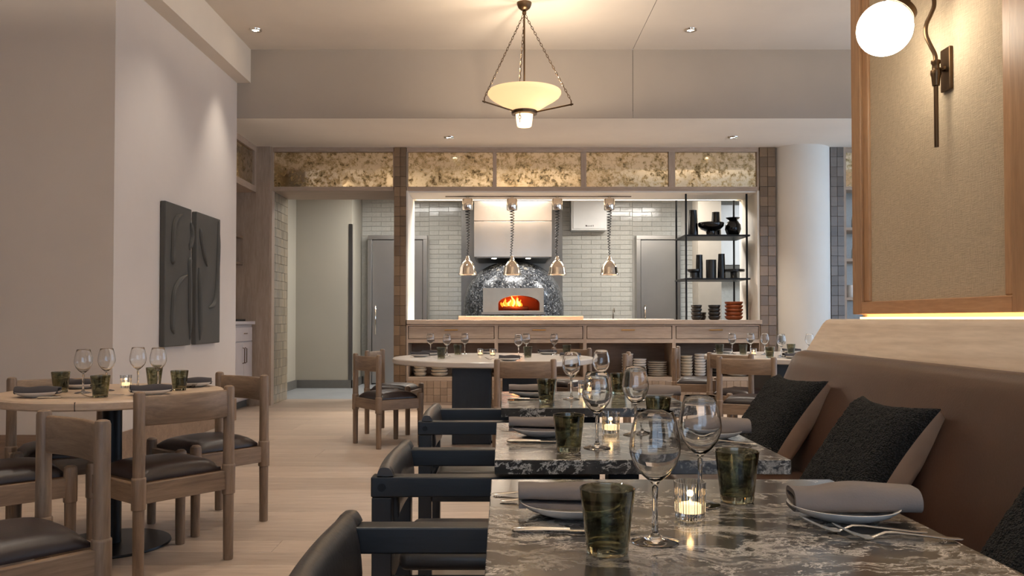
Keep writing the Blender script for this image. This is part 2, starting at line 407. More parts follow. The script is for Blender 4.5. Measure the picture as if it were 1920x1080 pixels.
# ---- kitchen facade: header with antique mirror panels
hd = sroot('wall_header', (0, FY, 2.75), 'pale oak header with antique mirror panels above the pass')
bx('header_core', 'oak_pale_x', -2.96, 3.30, FY + 0.06, BY, FZ(357), SOF, hd)
bx('top_rail', 'oak_pale_x', -2.97, -1.40, FY, FY + 0.07, FZ(283.5), SOF, hd); bx('top_rail', 'oak_pale_x', -1.23, 3.30, FY, FY + 0.07, FZ(283.5), SOF, hd)
bx('bottom_rail', 'oak_pale_x', -2.97, -1.40, FY, FY + 0.07, FZ(357), FZ(349.5), hd); bx('bottom_rail', 'oak_pale_x', -1.23, 3.30, FY, FY + 0.07, FZ(357), FZ(349.5), hd)
for a, b in ((507, 511), (736, 738.5), (761.5, 764), (924, 931), (1090, 1100), (1255, 1267), (1421, 1425)):
    bx('stile', 'oak_pale_z', FX(a), FX(b), FY, FY + 0.07, FZ(349.5), FZ(283.5), hd)
for a, b in ((511, 736), (764, 924), (931, 1090), (1100, 1255), (1267, 1421)):
    bx('mirror_panel', 'antique_mirror', FX(a), FX(b), FY + 0.035, FY + 0.055, FZ(349.5), FZ(283.5), hd)

# ---- tiled pilasters and jambs
tcache = {}
def tiles(parent, mat, u0, u1, v0, v1, nu, nv, plane, off, depth=0.008, gap=0.003, stagger=False):
    """individual tiles on a wall plane; plane 'y' faces -Y at y=off, 'x' faces +X at x=off"""
    tu, tv = (u1 - u0) / nu, (v1 - v0) / nv
    key = (round(tu, 4), round(tv, 4), plane, depth)
    if key not in tcache:
        m = MB()
        if plane == 'y': m.box(gap / 2, tu - gap / 2, -depth, 0, gap / 2, tv - gap / 2)
        else: m.box(0, depth, gap / 2, tu - gap / 2, gap / 2, tv - gap / 2)
        tcache[key] = m.mesh('tile', bevel=0.002, seg=1)
    for j in range(nv):
        for i in range(nu):
            o = link('tile', tcache[key], mat, parent)
            u, v = u0 + i * tu, v0 + j * tv; e = random.uniform(-0.0015, 0.0015)
            o.location = Vector((u, off + e, v) if plane == 'y' else (off + e, u, v)) - parent.location
            r = random.uniform(-0.006, 0.006)
            o.rotation_euler = (r, 0, random.uniform(-0.006, 0.006))
def pilaster(name, a, b, ztop, mat, label, nu=2, y0=FY - 0.01):
    p = sroot(name, (FX((a + b) / 2), y0, 0), label)
    bx('core', 'dark_grout', FX(a) + .002, FX(b) - .002, y0 + 0.002, BY, 0, ztop, p)
    h = 0.125
    tiles(p, mat, FX(a), FX(b), 0, ztop, nu, int(round(ztop / h)), 'y', y0)
    return p
pl = pilaster('pilaster', 738.5, 761.5, SOF, 'zellige_brown', 'brown glazed tile pilaster between doorway and pass')
pr = pilaster('pilaster', 1425, 1455, SOF, 'zellige_brown', 'brown glazed tile pilaster right of the hanging shelves')
pg = pilaster('pilaster', 1558, 1583, SOF, 'zellige_grey', 'grey glazed tile pilaster right of the round column')
jb = sroot('wall_jamb', (-2.975, FY, 0), 'glazed tile reveal of the kitchen doorway')
bx('jamb_core', 'dark_grout', -3.3, -2.972, FY + 0.1, BY, 0, SOF, jb)
tiles(jb, 'zellige_olive', FY + 0.1, BY, 0, FZ(357), 8, 24, 'x', -2.97)
bx('corner_post', 'oak_pale_z', -2.985, -2.955, FY - 0.03, FY + 0.1, 0, SOF, jb)
# pass reveal lining
ps = sroot('wall_pass_reveal', (0, FY, 1.1), 'pale lining of the open pass')
bx('reveal_top', 'column_paint', FX(764.5), FX(1421), FY + 0.03, 11.26, FZ(357) - 0.02, FZ(357), ps)
bx('reveal_top', 'column_paint', FX(764.5), FX(1421), 11.32, BY, FZ(357) - 0.02, FZ(357), ps)
bx('reveal_left', 'column_paint', FX(761.5), FX(764.5), FY, BY, 1.09, FZ(357), ps)
bx('reveal_right', 'column_paint', FX(1421), FX(1425), FY, BY, 1.09, FZ(357), ps)
struct(MB().lathe([(0.372, 0), (0.372, SOF)], 72, (3.875, 10.76, 0), cap=True).build('column', 'column_paint', smooth=30), 'round white plaster column')
# right bay beyond the column
bay = sroot('wall_bay', (4.6, FY, 0), 'second oak kitchen bay right of the column')
bx('bay_stile', 'oak_pale_z', FX(1583), FX(1588), FY, FY + 0.5, 0, SOF, bay)
bx('top_rail', 'oak_pale_x', FX(1588), 6.5, FY, FY + 0.07, FZ(284), SOF, bay); bx('bottom_rail', 'oak_pale_x', FX(1588), 6.5, FY, FY + 0.3, FZ(355), FZ(349), bay)
bx('mirror_panel', 'antique_mirror', FX(1588), 6.5, FY + 0.035, FY + 0.055, FZ(349), FZ(284), bay)
bx('bay_back', 'subway_tile', FX(1588), 6.5, FY + 0.5, FY + 0.55, 0, SOF, bay)
for zz in (2.28, 1.88, 1.38):
    bx('bay_shelf', 'oak_pale_x', FX(1588), 6.5, FY + 0.02, FY + 0.5, zz - 0.035, zz, bay)
bx('bay_base', 'oak_pale_x', FX(1588), 6.5, FY, FY + 0.5, 0.0, 1.0, bay)
struct(bx('wall_void', 'wall_paint', FX(1455), FX(1558), FY + 0.2, BY, 0, SOF), 'wall behind the round column')

# ---- kitchen room
kw = sroot('wall_kitchen_left', (-3.0, 12.5, 0), 'smooth painted kitchen wall seen through the doorway')
bx('wall_body', 'kitchen_paint', -3.9, -3.30, BY, 13.2, 0, 3.2, kw)
bx('wall_body', 'kitchen_paint', -3.9, -2.405, 13.2, 14.3, 0, 3.2, kw)
bx('corner_guard', 'steel_dark', -2.455, -2.40, 13.192, 13.25, 0.13, 2.62, kw)
bx('curb', 'grey_curb', -3.30, -2.39, 13.17, 13.2, 0, 0.13, kw); bx('curb', 'grey_curb', -3.30, -3.27, BY, 13.17, 0, 0.13, kw)
bx('curb', 'grey_curb', -2.405, -2.375, 13.17, 14.1, 0, 0.13, kw)
bx('door_casing', 'white_enamel', -3.30, -3.285, BY + 0.01, BY + 0.14, 0.0, 3.0, kw)
kt = sroot('wall_kitchen', (0, 14.1, 0), 'pale glazed subway tile wall behind the oven')
bx('wall_body', 'grout', -2.405, 6.5, 14.1, 14.3, 0, 3.2, kt)
TW, TH = 0.33, 0.0805
cache2 = {}
def subway(x0, x1, z0, z1):
    nrow = int(round((z1 - z0) / TH)); k = 0
    for j in range(nrow):
        x = x0 - (TW / 2 if j % 2 else 0)
        while x < x1 - 1e-3:
            a, b = max(x, x0), min(x + TW, x1)
            if b - a > 0.03:
                key = round(b - a, 3)
                if key not in cache2:
                    cache2[key] = MB().box(0.0018, b - a - 0.0018, -0.009, 0, 0.0018, TH - 0.0018).mesh('tile', bevel=0.003, seg=1)
                o = link('tile', cache2[key], 'subway_tile', kt); o.location = (a - kt.location.x, random.uniform(-0.002, 0), z0 + j * TH)
                o.rotation_euler = (random.uniform(-0.01, 0.01), 0, random.uniform(-0.006, 0.006))
            x += TW
subway(-2.40, -1.25, 2.52, 3.13)
subway(-1.25, -0.66, 1.0, 3.13); subway(1.02, 2.22, 1.0, 3.13); subway(2.22, 3.06, 2.52, 3.13); subway(2.95, 3.4, 0.98, 2.50)
bx('tile_field', 'subway_tile', -2.40, -2.28, 14.088, 14.1, 0.1, 2.5, kt)
bx('tile_field', 'subway_tile', 3.4, 6.5, 14.088, 14.1, 0.1, 3.13, kt)
struct(bx('ceiling_kitchen', 'kitchen_paint', -4.2, 6.5, BY, 14.3, 3.2, 3.3))
struct(bx('kitchen_pier', 'grey_panel', 3.06, 3.42, 12.9, 13.3, 0, 3.2), 'grey pier in the kitchen behind the hanging shelves')

# ---- banquette half wall, oak ledge and upholstered pier
lg = sroot('wall_ledge', (1.6, 2, 0), 'pale oak capped half wall behind the banquette')
prof = [(1.50, 0.0), (1.50, 0.95), (1.585, 1.085), (1.60, 1.10), (1.62, 1.107), (2.35, 1.107), (2.35, 0.0)]
MB().prism(prof, -1.5, 4.10, 'y').build('ledge_cap', 'oak_ledge', lg, True, bevel=0.012, seg=3)
pi_ = sroot('wall_pier', (2.0, 3.3, 1.12), 'pier above the banquette with linen panel in an oak frame')
bx('pier_core', 'wall_paint', 1.80, 2.35, 2.32, 4.13, 1.107, CEIL, pi_)
bx('linen_panel', 'upholstered_linen', 1.775, 1.80, 2.88, 3.98, 1.185, CEIL, pi_)
bx('frame_stile', 'oak_frame_z', 1.75, 1.80, 4.03, 4.13, 1.13, CEIL, pi_, bevel=0.004); bx('frame_bead', 'oak_frame_z', 1.762, 1.80, 3.97, 4.028, 1.19, CEIL, pi_, bevel=0.006)
bx('frame_stile', 'oak_frame_z', 1.75, 1.80, 2.32, 2.838, 1.13, CEIL, pi_, bevel=0.004); bx('frame_bead', 'oak_frame_z', 1.762, 1.80, 2.84, 2.90, 1.19, CEIL, pi_, bevel=0.006)
bx('frame_rail', 'oak_frame_y', 1.75, 1.80, 2.838, 4.03, 1.13, 1.19, pi_, bevel=0.004)
tag(bx('led_strip', 'led_glow', 1.765, 1.785, 2.4, 4.08, 1.1075, 1.1155), 'glowing amber light strip along the oak ledge', 'light strip')
# ================================================================== LIGHT FITTINGS
def downlight(x, y, z, label, power=DOWN_P, color=SOFT, ang=95):
    t = thing('downlight', label, 'downlight', (x, y, z), 0, 'recessed ceiling downlights')
    MB().lathe([(0.035, 0.0), (0.038, -0.012), (0.062, -0.010), (0.065, 0.0)], 28).build('trim_ring', 'chrome', t)
    MB().lathe([(0.0, -0.003), (0.034, -0.003), (0.034, 0.0)], 20).build('lens', 'lamp_glow', t)
    lamp('downlight_beam', 'SPOT', (x, y, z - 0.02), power, color, t, 0.05, (0, 0, 0), radians(ang), 0.8)
downlight(-2.53, 8.42, CEIL, 'recessed ceiling spot near the left boxed beam', 75, SOFT, 64)
downlight(1.93, 8.42, CEIL, 'recessed ceiling spot right of the ceiling joint', 130, SOFT, 84)
downlight(-0.65, 10.0, SOF, 'recessed soffit spot left of the pendant', 110, SOFT, 75)
downlight(2.80, 10.0, SOF, 'recessed soffit spot near the round column', 110, SOFT, 75)
for i, (x, y) in enumerate([(-2.2, 6.9), (-2.1, 4.1), (0.5, 5.2), (0.7, 2.6), (1.9, 6.0), (-0.9, 3.2), (3.2, 7.2), (-0.6, 6.6)]):  # ceiling spots added out of view as extra light sources
    downlight(x, y, CEIL, ['added unseen ceiling spot washing the relief panels', 'added unseen ceiling spot over the small oak table', 'added unseen ceiling spot over the aisle ahead',
        'added unseen ceiling spot over the marble tables', 'added unseen ceiling spot beyond the linen pier', 'added unseen ceiling spot over the aisle near the armchairs',
        'added unseen ceiling spot over the rear right table', 'added unseen ceiling spot before the large round table'][i], [36, 34, 56, 26, 50, 42, 60, 75][i])

# pendant with alabaster bowl on three chains
L = None
def pb(mb, name, mat, **kw): return mb.build(name, mat, L, True, **kw)
def pendant(px, py, label, power):
    t = thing('pendant_lamp', label, 'pendant lamp', (px, py, 2.90), 0, 'alabaster pendants')
    global L; L = t
    c0 = (px, py, 0)
    pb(MB().lathe([(0.0, 3.995), (0.03, 4.0), (0.055, 4.02), (0.068, 4.05), (0.07, CEIL)], 28, c0), 'canopy', 'bronze')
    pb(MB().tube([(px, py, 3.06), (px, py, 4.0)], 0.009, 10), 'stem', 'bronze')
    pb(MB().lathe([(0.012, 3.955), (0.02, 3.965), (0.02, 3.985), (0.012, 3.995)], 16, c0), 'collar', 'bronze')
    out = [(0.115, 3.045), (0.16, 3.075), (0.23, 3.12), (0.295, 3.158), (0.33, 3.185), (0.345, 3.21), (0.345, 3.225)]
    inn = [(r - 0.008, z + 0.005) for r, z in reversed(out)]
    pb(MB().lathe(out + [(0.341, 3.232)] + inn, 56, c0), 'shade', 'alabaster_glass')
    pb(MB().lathe([(0.088, 3.012), (0.118, 3.018), (0.122, 3.045), (0.112, 3.055), (0.088, 3.05)], 40, c0), 'band', 'bronze')
    pb(MB().lathe([(0.0, 2.902), (0.060, 2.902), (0.068, 2.91), (0.075, 2.96), (0.082, 3.02), (0.075, 3.02), (0.0, 3.0)], 36, c0), 'lower_cup', 'alabaster_glass')
    for k, a in enumerate((23, 143, 263)):
        ar = radians(a); ux, uy = cos(ar), -sin(ar); R = 0.46
        tip = Vector((px + ux * R, py + uy * R, 3.065)); base = Vector((px + ux * 0.11, py + uy * 0.11, 3.03))
        arm = MB().tube([base, tip, tip + Vector((ux * .02, uy * .02, 0.001))], 0.0075, 8).tube([tip + Vector((0, 0, -.012)), tip + Vector((0, 0, 0.035))], 0.006, 6)
        pb(arm, 'arm', 'bronze')
        top = Vector((px + ux * 0.012, py + uy * 0.012, 3.95)); bot = tip + Vector((0, 0, 0.035))
        m = MB(); nl = 30; d = (bot - top); side = Vector((-uy, ux, 0)); dn = d.normalized(); other = dn.cross(side).normalized()
        for i in range(nl):
            p = top + d * ((i + 0.5) / nl); s_ = side if i % 2 else other; hl = d.length / nl * 0.66; ww = 0.0085
            m.tube([p + dn * (hl * cos(q)) + s_ * (ww * sin(q)) for q in [2 * pi * j / 8 for j in range(9)]], 0.0026, 4, cap=False)
        pb(m, 'chain', 'bronze')
    m = MB(); tp = Vector((px + cos(radians(263)) * .11 - 0.03, py - 0.09, 3.02))
    for i in range(3):
        p = tp + Vector((0, 0, -0.018 - 0.03 * i)); s_ = Vector((1, 0, 0)) if i % 2 else Vector((0, 1, 0))
        m.tube([p + Vector((0, 0, 1)) * (0.019 * cos(q)) + s_ * (0.010 * sin(q)) for q in [2 * pi * j / 8 for j in range(9)]], 0.003, 4, cap=False)
    pb(m, 'chain_end', 'bronze')
    pb(MB().lathe([(0, 3.10), (0.028, 3.115), (0.032, 3.14), (0.022, 3.165), (0, 3.17)], 16, (px + 0.10, py - 0.06, 0)), 'bulb', 'lamp_glow')
    lamp('bulb_light', 'POINT', (px + 0.10, py - 0.06, 3.19), power, (1.0, 0.85, 0.66), t, 0.04)
    lamp('cup_light', 'POINT', (px, py, 2.96), 0.7, (1.0, 0.85, 0.66), t, 0.02)

pendant(0.205, 7.70, 'alabaster bowl pendant hanging on chains before the bulkhead', 38)
pendant(0.205, 3.60, 'added unseen alabaster bowl pendant above the marble tables', 90)  # from here on, pendants added out of view for warm fill light
pendant(-3.2, 3.2, 'added unseen alabaster bowl pendant left of the small oak table', 80)
pendant(0.205, -0.6, 'added unseen alabaster bowl pendant behind the camera', 90)
pendant(3.6, 5.4, 'added unseen alabaster bowl pendant beyond the linen pier', 70)

# wall sconce with opal globe
sx, sy, sz = 1.772, 3.27, 2.10
t = thing('wall_sconce', 'bronze wall sconce with opal globe on the linen panel', 'wall sconce', (sx, sy, 1.79)); L = t
pb(MB().box(sx - 0.012, sx + 0.003, sy - 0.035, sy + 0.035, sz - 0.085, sz + 0.085), 'backplate', 'bronze', bevel=0.003)
ax = sx - 0.048
pb(MB().tube([(ax, sy, sz - 0.31), (ax, sy, sz - 0.03)], 0.0085, 12), 'tail_rod', 'bronze')
pb(MB().lathe([(0.0, -0.05), (0.014, -0.045), (0.017, -0.01), (0.02, 0.0), (0.02, 0.015), (0.014, 0.02), (0.014, 0.04), (0.018, 0.045), (0.018, 0.055), (0, 0.056)], 20, (ax, sy, sz - 0.02)), 'joint', 'bronze')
pb(MB().tube([(sx - 0.01, sy, sz), (ax, sy, sz)], 0.009, 10), 'stub', 'bronze'); pb(MB().tube([(ax + .02, sy - .015, sz), (ax + .02, sy - .03, sz)], 0.006, 8), 'screw', 'bronze')
gc = Vector((1.522, sy, 2.262)); tilt = Vector((0.62, 0, 0.785))
cap0 = gc + tilt * 0.104
arc = [(ax, sz + 0.03), (ax - 0.003, sz + 0.06), (ax - 0.022, sz + 0.10), (ax - 0.038, sz + 0.14), (ax - 0.036, sz + 0.18), (ax - 0.018, sz + 0.22), (ax - 0.004, sz + 0.26), (ax - 0.012, sz + 0.31),
       (ax - 0.05, sz + 0.345), (ax - 0.10, sz + 0.335), (cap0.x + 0.03, cap0.z + 0.03), (cap0.x, cap0.z)]
pts = []
for i in range(len(arc) - 1):
    p0, p1, p2, p3 = (Vector(arc[max(0, min(len(arc) - 1, i + k))]) for k in (-1, 0, 1, 2))
    for j in range(5):
        q = j / 5; pts.append(0.5 * ((2 * p1) + (p2 - p0) * q + (2 * p0 - 5 * p1 + 4 * p2 - p3) * q * q + (3 * p1 - p0 - 3 * p2 + p3) * q ** 3))
pb(MB().tube([(p.x, sy, p.y) for p in pts], 0.0085, 10), 'curved_arm', 'bronze')
ring = MB(); q_ = tilt.to_track_quat('Z', 'Y')
rings = []
for r, z in [(0.0, 0.125), (0.05, 0.122), (0.066, 0.112), (0.068, 0.088), (0.064, 0.088)]:
    rings.append([tuple(gc + q_ @ Vector((r * cos(2 * pi * j / 32), r * sin(2 * pi * j / 32), z))) for j in range(32)])
pb(ring.loft(rings, False), 'cap', 'bronze')
pb(MB().lathe([(0.105 * sin(pi * i / 24), -0.105 * cos(pi * i / 24)) for i in range(25)], 40, tuple(gc)), 'globe', 'globe_glow')

# heat lamps over the pass
hl_rail = thing('lamp_rail', 'dark ceiling rail carrying the four heat lamps', 'rail', (0, 10.95, 2.62))
RY = 10.95; k_ = RY / 1550
rx = lambda a: (a - 942) * k_
zrail = 1.11 + (597 - 367) * k_
bx('rail_bar', 'bronze', rx(835), rx(1184), RY - 0.015, RY + 0.015, zrail - 0.012, zrail + 0.012, hl_rail)
for a in (845, 1010, 1175): MB().tube([(rx(a), RY, zrail), (rx(a), RY, 2.76)], 0.008, 8).build('rail_hanger', 'bronze', hl_rail, True)
for i, a in enumerate((876.5, 960, 1045, 1143)):
    X = rx(a); t = thing('heat_lamp', ['polished bell heat lamp, first from the left over the pass', 'polished bell heat lamp hanging centred before the oven mouth', 'polished bell heat lamp over the right side of oven', 'polished bell heat lamp farthest right, below the white wall box'][i],
        'heat lamp', (X, RY, 1.69), 0, 'heat lamps over the pass'); L = t
    zt = 1.11 + (597 - 394) * k_; zs = 1.11 + (597 - 481) * k_; zb = 1.11 + (597 - 515) * k_
    c0 = (X, RY, 0)
    pb(MB().lathe([(0.0, zt), (0.064, zt), (0.071, zt + 0.012), (0.071, zrail - 0.05), (0.06, zrail - 0.035), (0.02, zrail - 0.03), (0.02, zrail - 0.012), (0, zrail - .012)], 32, c0), 'winder_housing', 'chrome')
    n = 260; cordp = []
    for j in range(n + 1):
        q = j / n; ang = q * 2 * pi * 17; rad = 0.030 * (1 - 0.75 * q); wob = 0.015 * sin(q * 3.4 + i)
        cordp.append((X + wob * q + rad * cos(ang), RY + rad * sin(ang), zt - (zt - zs) * q))
    pb(MB().tube(cordp, 0.0055, 5), 'coiled_cord', 'rubber')
    h = zs - zb
    pb(MB().lathe([(0.0, zs + 0.012), (0.02, zs + 0.01), (0.024, zs - 0.02), (0.034, zs - 0.035), (0.034, zs - 0.05), (0.06, zs - 0.07), (0.088, zs - 0.11), (0.106, zb + 0.09), (0.113, zb + 0.03), (0.124, zb), (0.121, zb - 0.003),
        (0.108, zb + 0.03), (0.1, zb + 0.09), (0.08, zs - 0.11), (0.03, zs - 0.075)], 40, c0), 'bell_shade', 'chrome')
    pb(MB().lathe([(0.0, zb + 0.012), (0.04, zb + 0.018), (0.052, zb + 0.045), (0.03, zb + 0.09), (0, zb + 0.095)], 20, c0), 'bulb', 'lamp_glow')
    lamp('heat_light', 'SPOT', (X, RY, zb + 0.005), 60, WARM, t, 0.05, (0, 0, 0), radians(140), 0.5)
# kitchen ceiling luminaires
for i, (x, y) in enumerate([(-1.4, 12.6), (0.2, 12.0), (2.4, 12.3), (4.6, 12.3)]):
    t = thing('ceiling_light', ['flat kitchen ceiling light above the doorway', 'flat kitchen ceiling light before the oven', 'flat kitchen ceiling light above the right sink', 'flat kitchen ceiling light far right'][i], 'ceiling light', (x, y, 3.17), 0, 'kitchen ceiling lights')
    bx('frame', 'white_enamel', x - 0.6, x + 0.6, y - 0.3, y + 0.3, 3.175, 3.2, t); bx('diffuser', 'panel_glow', x - 0.56, x + 0.56, y - 0.26, y + 0.26, 3.168, 3.174, t)
    lamp('panel_light', 'AREA', (x, y, 3.16), [24, 50, 58, 40][i], (1.0, 0.95, 0.88) if i < 3 else (0.75, 0.87, 1.0), t, (1.1, 0.5))
t = thing('light_strip', 'slim warm light strip recessed under the header', 'light strip', (1.0, 11.29, 2.74))
bx('diffuser', 'strip_glow', -1.18, 3.22, 11.265, 11.315, 2.744, 2.748, t); bx('end_cap', 'bronze', -1.2, -1.18, 11.265, 11.315, 2.744, 2.748, t)
# ================================================================== KITCHEN
def arch(x0, x1, z0, zs, zt, n=14):
    """outline of an opening: straight sides to zs, elliptical head to zt (counter-clockwise from bottom left)"""
    cx, rx_ = (x0 + x1) / 2, (x1 - x0) / 2
    return [(x0, z0), (x1, z0)] + [(cx + rx_ * cos(pi * i / n), zs + (zt - zs) * sin(pi * i / n)) for i in range(n + 1)]
ov = thing('pizza_oven', 'domed mosaic pizza oven with fire glowing in its mouth', 'oven', (0.18, 13.25, 0)); L = ov
ocx, ocy = 0.18, 13.25
dome = [(0.80, 0.0), (0.80, 1.30)] + [(0.80 * cos(pi / 2 * i / 14) ** 0.85, 1.30 + 0.72 * sin(pi / 2 * i / 14)) for i in range(1, 14)] + [(0.02, 2.022)]
pb(MB().lathe(dome, 64, (ocx, ocy, 0), cap=True), 'dome', 'oven_mosaic')
# steel mouth with arched opening
fx0, fx1, fz0, fz1 = -0.285, 0.605, 1.20, 1.555; ix0, ix1, iz0 = -0.06, 0.545, 1.225
inner = arch(ix0, ix1, iz0, 1.33, 1.445)
cxm, czm = (ix0 + ix1) / 2, 1.33
def outer_pt(p):
    dx, dz = p[0] - cxm, p[1] - czm
    tx = ((fx1 if dx > 0 else fx0) - cxm) / dx if abs(dx) > 1e-6 else 1e9
    tz = ((fz1 if dz > 0 else fz0) - czm) / dz if abs(dz) > 1e-6 else 1e9
    q = min(tx, tz); return (cxm + dx * q, czm + dz * q)
inn2 = []
for i in range(len(inner)):
    a, b = inner[i], inner[(i + 1) % len(inner)]
    for j in range(4): inn2.append((a[0] + (b[0] - a[0]) * j / 4, a[1] + (b[1] - a[1]) * j / 4))
outr = [outer_pt(p) for p in inn2]
# square the corners
for cxn, czn in ((fx0, fz0), (fx1, fz0), (fx0, fz1), (fx1, fz1)):
    k = min(range(len(outr)), key=lambda i: (outr[i][0] - cxn) ** 2 + (outr[i][1] - czn) ** 2); outr[k] = (cxn, czn)
Yf, Yb = 12.10, 12.50
ro = lambda pts, yy: [(p[0], yy, p[1]) for p in pts]
pb(MB().loft([ro(outr, Yb), ro(outr, Yf), ro(inn2, Yf), ro(inn2, Yb)], cap=False), 'mouth_surround', 'oven_steel', smooth=30)
pb(MB().box(fx0 - 0.02, fx1 + 0.02, Yf - 0.10, Yf + 0.02, 1.165, 1.20), 'landing_shelf', 'steel_dark', bevel=0.004)
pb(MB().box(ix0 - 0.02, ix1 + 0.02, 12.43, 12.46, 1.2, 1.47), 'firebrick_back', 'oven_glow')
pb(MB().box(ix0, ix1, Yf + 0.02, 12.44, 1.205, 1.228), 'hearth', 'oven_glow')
rng = random.Random(3)
for k in range(9):
    fx = ix0 + 0.05 + 0.036 * k; hgt = rng.uniform(0.05, 0.10) + 0.06 * sin(pi * k / 9); y0 = rng.uniform(12.30, 12.39)
    pts = [(fx + 0.03 * q * sin(k * 2.3) + 0.012 * sin(6 * q + k), y0, 1.29 + hgt * q) for q in [i / 7 for i in range(8)]]
    pb(MB().tube(pts, [0.012, 0.022, 0.026, 0.024, 0.019, 0.013, 0.007, 0.002], 7), 'fire_flame', 'fire_core' if k % 2 else 'fire')
for k in range(3):
    pb(MB().tube([(ix0 + 0.07, 12.33 + 0.03 * k, 1.262 + 0.012 * (k % 2)), (ix0 + 0.44, 12.35 + 0.02 * k, 1.258)], 0.028, 8), 'log', 'oven_brick')
lamp('fire_light', 'POINT', (0.2, 12.28, 1.36), 1.8, (1.0, 0.36, 0.08), ov, 0.05)

hd_ = thing('extraction_hood', 'steel extraction hood above the mosaic oven', 'hood', (0.16, 13.3, 2.05)); L = hd_
pb(MB().box(-0.44, 0.765, 12.75, 14.05, 2.62, 3.198), 'upper_casing', 'steel_bright', bevel=0.004); pb(MB().box(-0.44, 0.765, 12.75, 14.05, 2.06, 2.612), 'lower_casing', 'steel_bright', bevel=0.004)
pb(MB().box(-0.40, 0.725, 12.79, 14.0, 2.045, 2.06), 'underside', 'steel_dark')
for xx in (-0.13, 0.40): pb(MB().lathe([(0, -0.01), (0.035, -0.008), (0.04, 0.0)], 16, (xx, 12.86, 2.046)), 'hood_light', 'lamp_glow')
lamp('hood_beam', 'SPOT', (0.14, 12.80, 2.03), 6, SOFT, hd_, 0.1, (0, 0, 0), radians(120))
tag(bx('splash_panel', 'steel_dark', -0.70, 1.02, 14.055, 14.088, 0.0, 3.18), 'tall brushed steel splash panel behind the oven', 'steel panel')

def cooler(name, x0, x1, label):
    t = thing(name, label, 'steel door', ((x0 + x1) / 2, 13.95, 0)); global L; L = t
    pb(MB().box(x0, x1, 13.9, 14.085, 2.44, 2.51).box(x0, x0 + 0.07, 13.9, 14.085, 0, 2.44).box(x1 - 0.07, x1, 13.9, 14.085, 0, 2.44), 'door_frame', 'steel', bevel=0.004)
    pb(MB().box(x0 + 0.075, x1 - 0.075, 13.92, 14.0, 0.02, 2.43), 'door_leaf', 'steel_door', bevel=0.005)
    pb(MB().tube([(x0 + 0.14, 13.9, 0.85), (x0 + 0.14, 13.87, 0.88), (x0 + 0.14, 13.87, 1.3), (x0 + 0.14, 13.9, 1.33)], 0.012, 8), 'pull_handle', 'chrome')
    return t
cooler('cooler_door', -2.27, -1.27, 'tall steel cooler door left of the oven'); cooler('cooler_door', 2.26, 3.0, 'tall steel cooler door behind the hanging shelves')
t = thing('wall_unit', 'white enamel wall box on the tiles right of hood', 'wall box', (1.45, 13.95, 2.59)); L = t
pb(MB().box(1.155, 1.756, 13.86, 14.088, 2.59, 3.17), 'casing', 'white_enamel', bevel=0.01); pb(MB().box(1.185, 1.726, 13.845, 13.862, 2.615, 3.15), 'front_cover', 'white_enamel', bevel=0.006)
m = MB()
for i, w in enumerate((0.028, 0.016, 0.016, 0.014, 0.018, 0.01, 0.012)):   # illegible little maker's mark
    x = 1.395 + i * 0.021; m.box(x, x + w * 0.8, 13.8435, 13.8455, 2.652, 2.652 + (0.024 if i in (0, 5, 6) else 0.016))
pb(m, 'maker_mark', 'dark_line', smooth=0)
t = thing('wall_cabinet', 'white kitchen wall cabinet beyond the grey pier', 'cabinet', (3.75, 13.9, 2.0)); L = t
pb(MB().box(3.42, 4.3, 13.75, 14.08, 2.0, 3.0), 'body', 'white_enamel', bevel=0.004); pb(MB().box(3.40, 4.3, 13.72, 14.08, 1.93, 1.99), 'valance', 'steel_dark')
t = thing('worktop_run', 'steel kitchen worktop along the tiled wall', 'worktop', (2.0, 13.7, 0)); L = t
pb(MB().box(1.12, 2.2, 13.45, 14.085, 0.86, 0.92), 'top', 'steel', bevel=0.004); pb(MB().box(1.16, 2.16, 13.5, 14.08, 0.1, 0.86), 'cupboard', 'steel_dark', bevel=0.004)
t = thing('sink_tap', 'small chrome tap at the kitchen sink', 'tap', (1.87, 13.95, 0.92)); L = t
pb(MB().tube([(1.87, 13.95, 0.92), (1.87, 13.95, 1.20), (1.87, 13.92, 1.26), (1.87, 13.86, 1.27), (1.87, 13.82, 1.22)], 0.014, 10), 'spout', 'chrome'); pb(MB().tube([(1.87, 13.95, 1.0), (1.93, 13.95, 1.02)], 0.009, 8), 'lever', 'chrome')

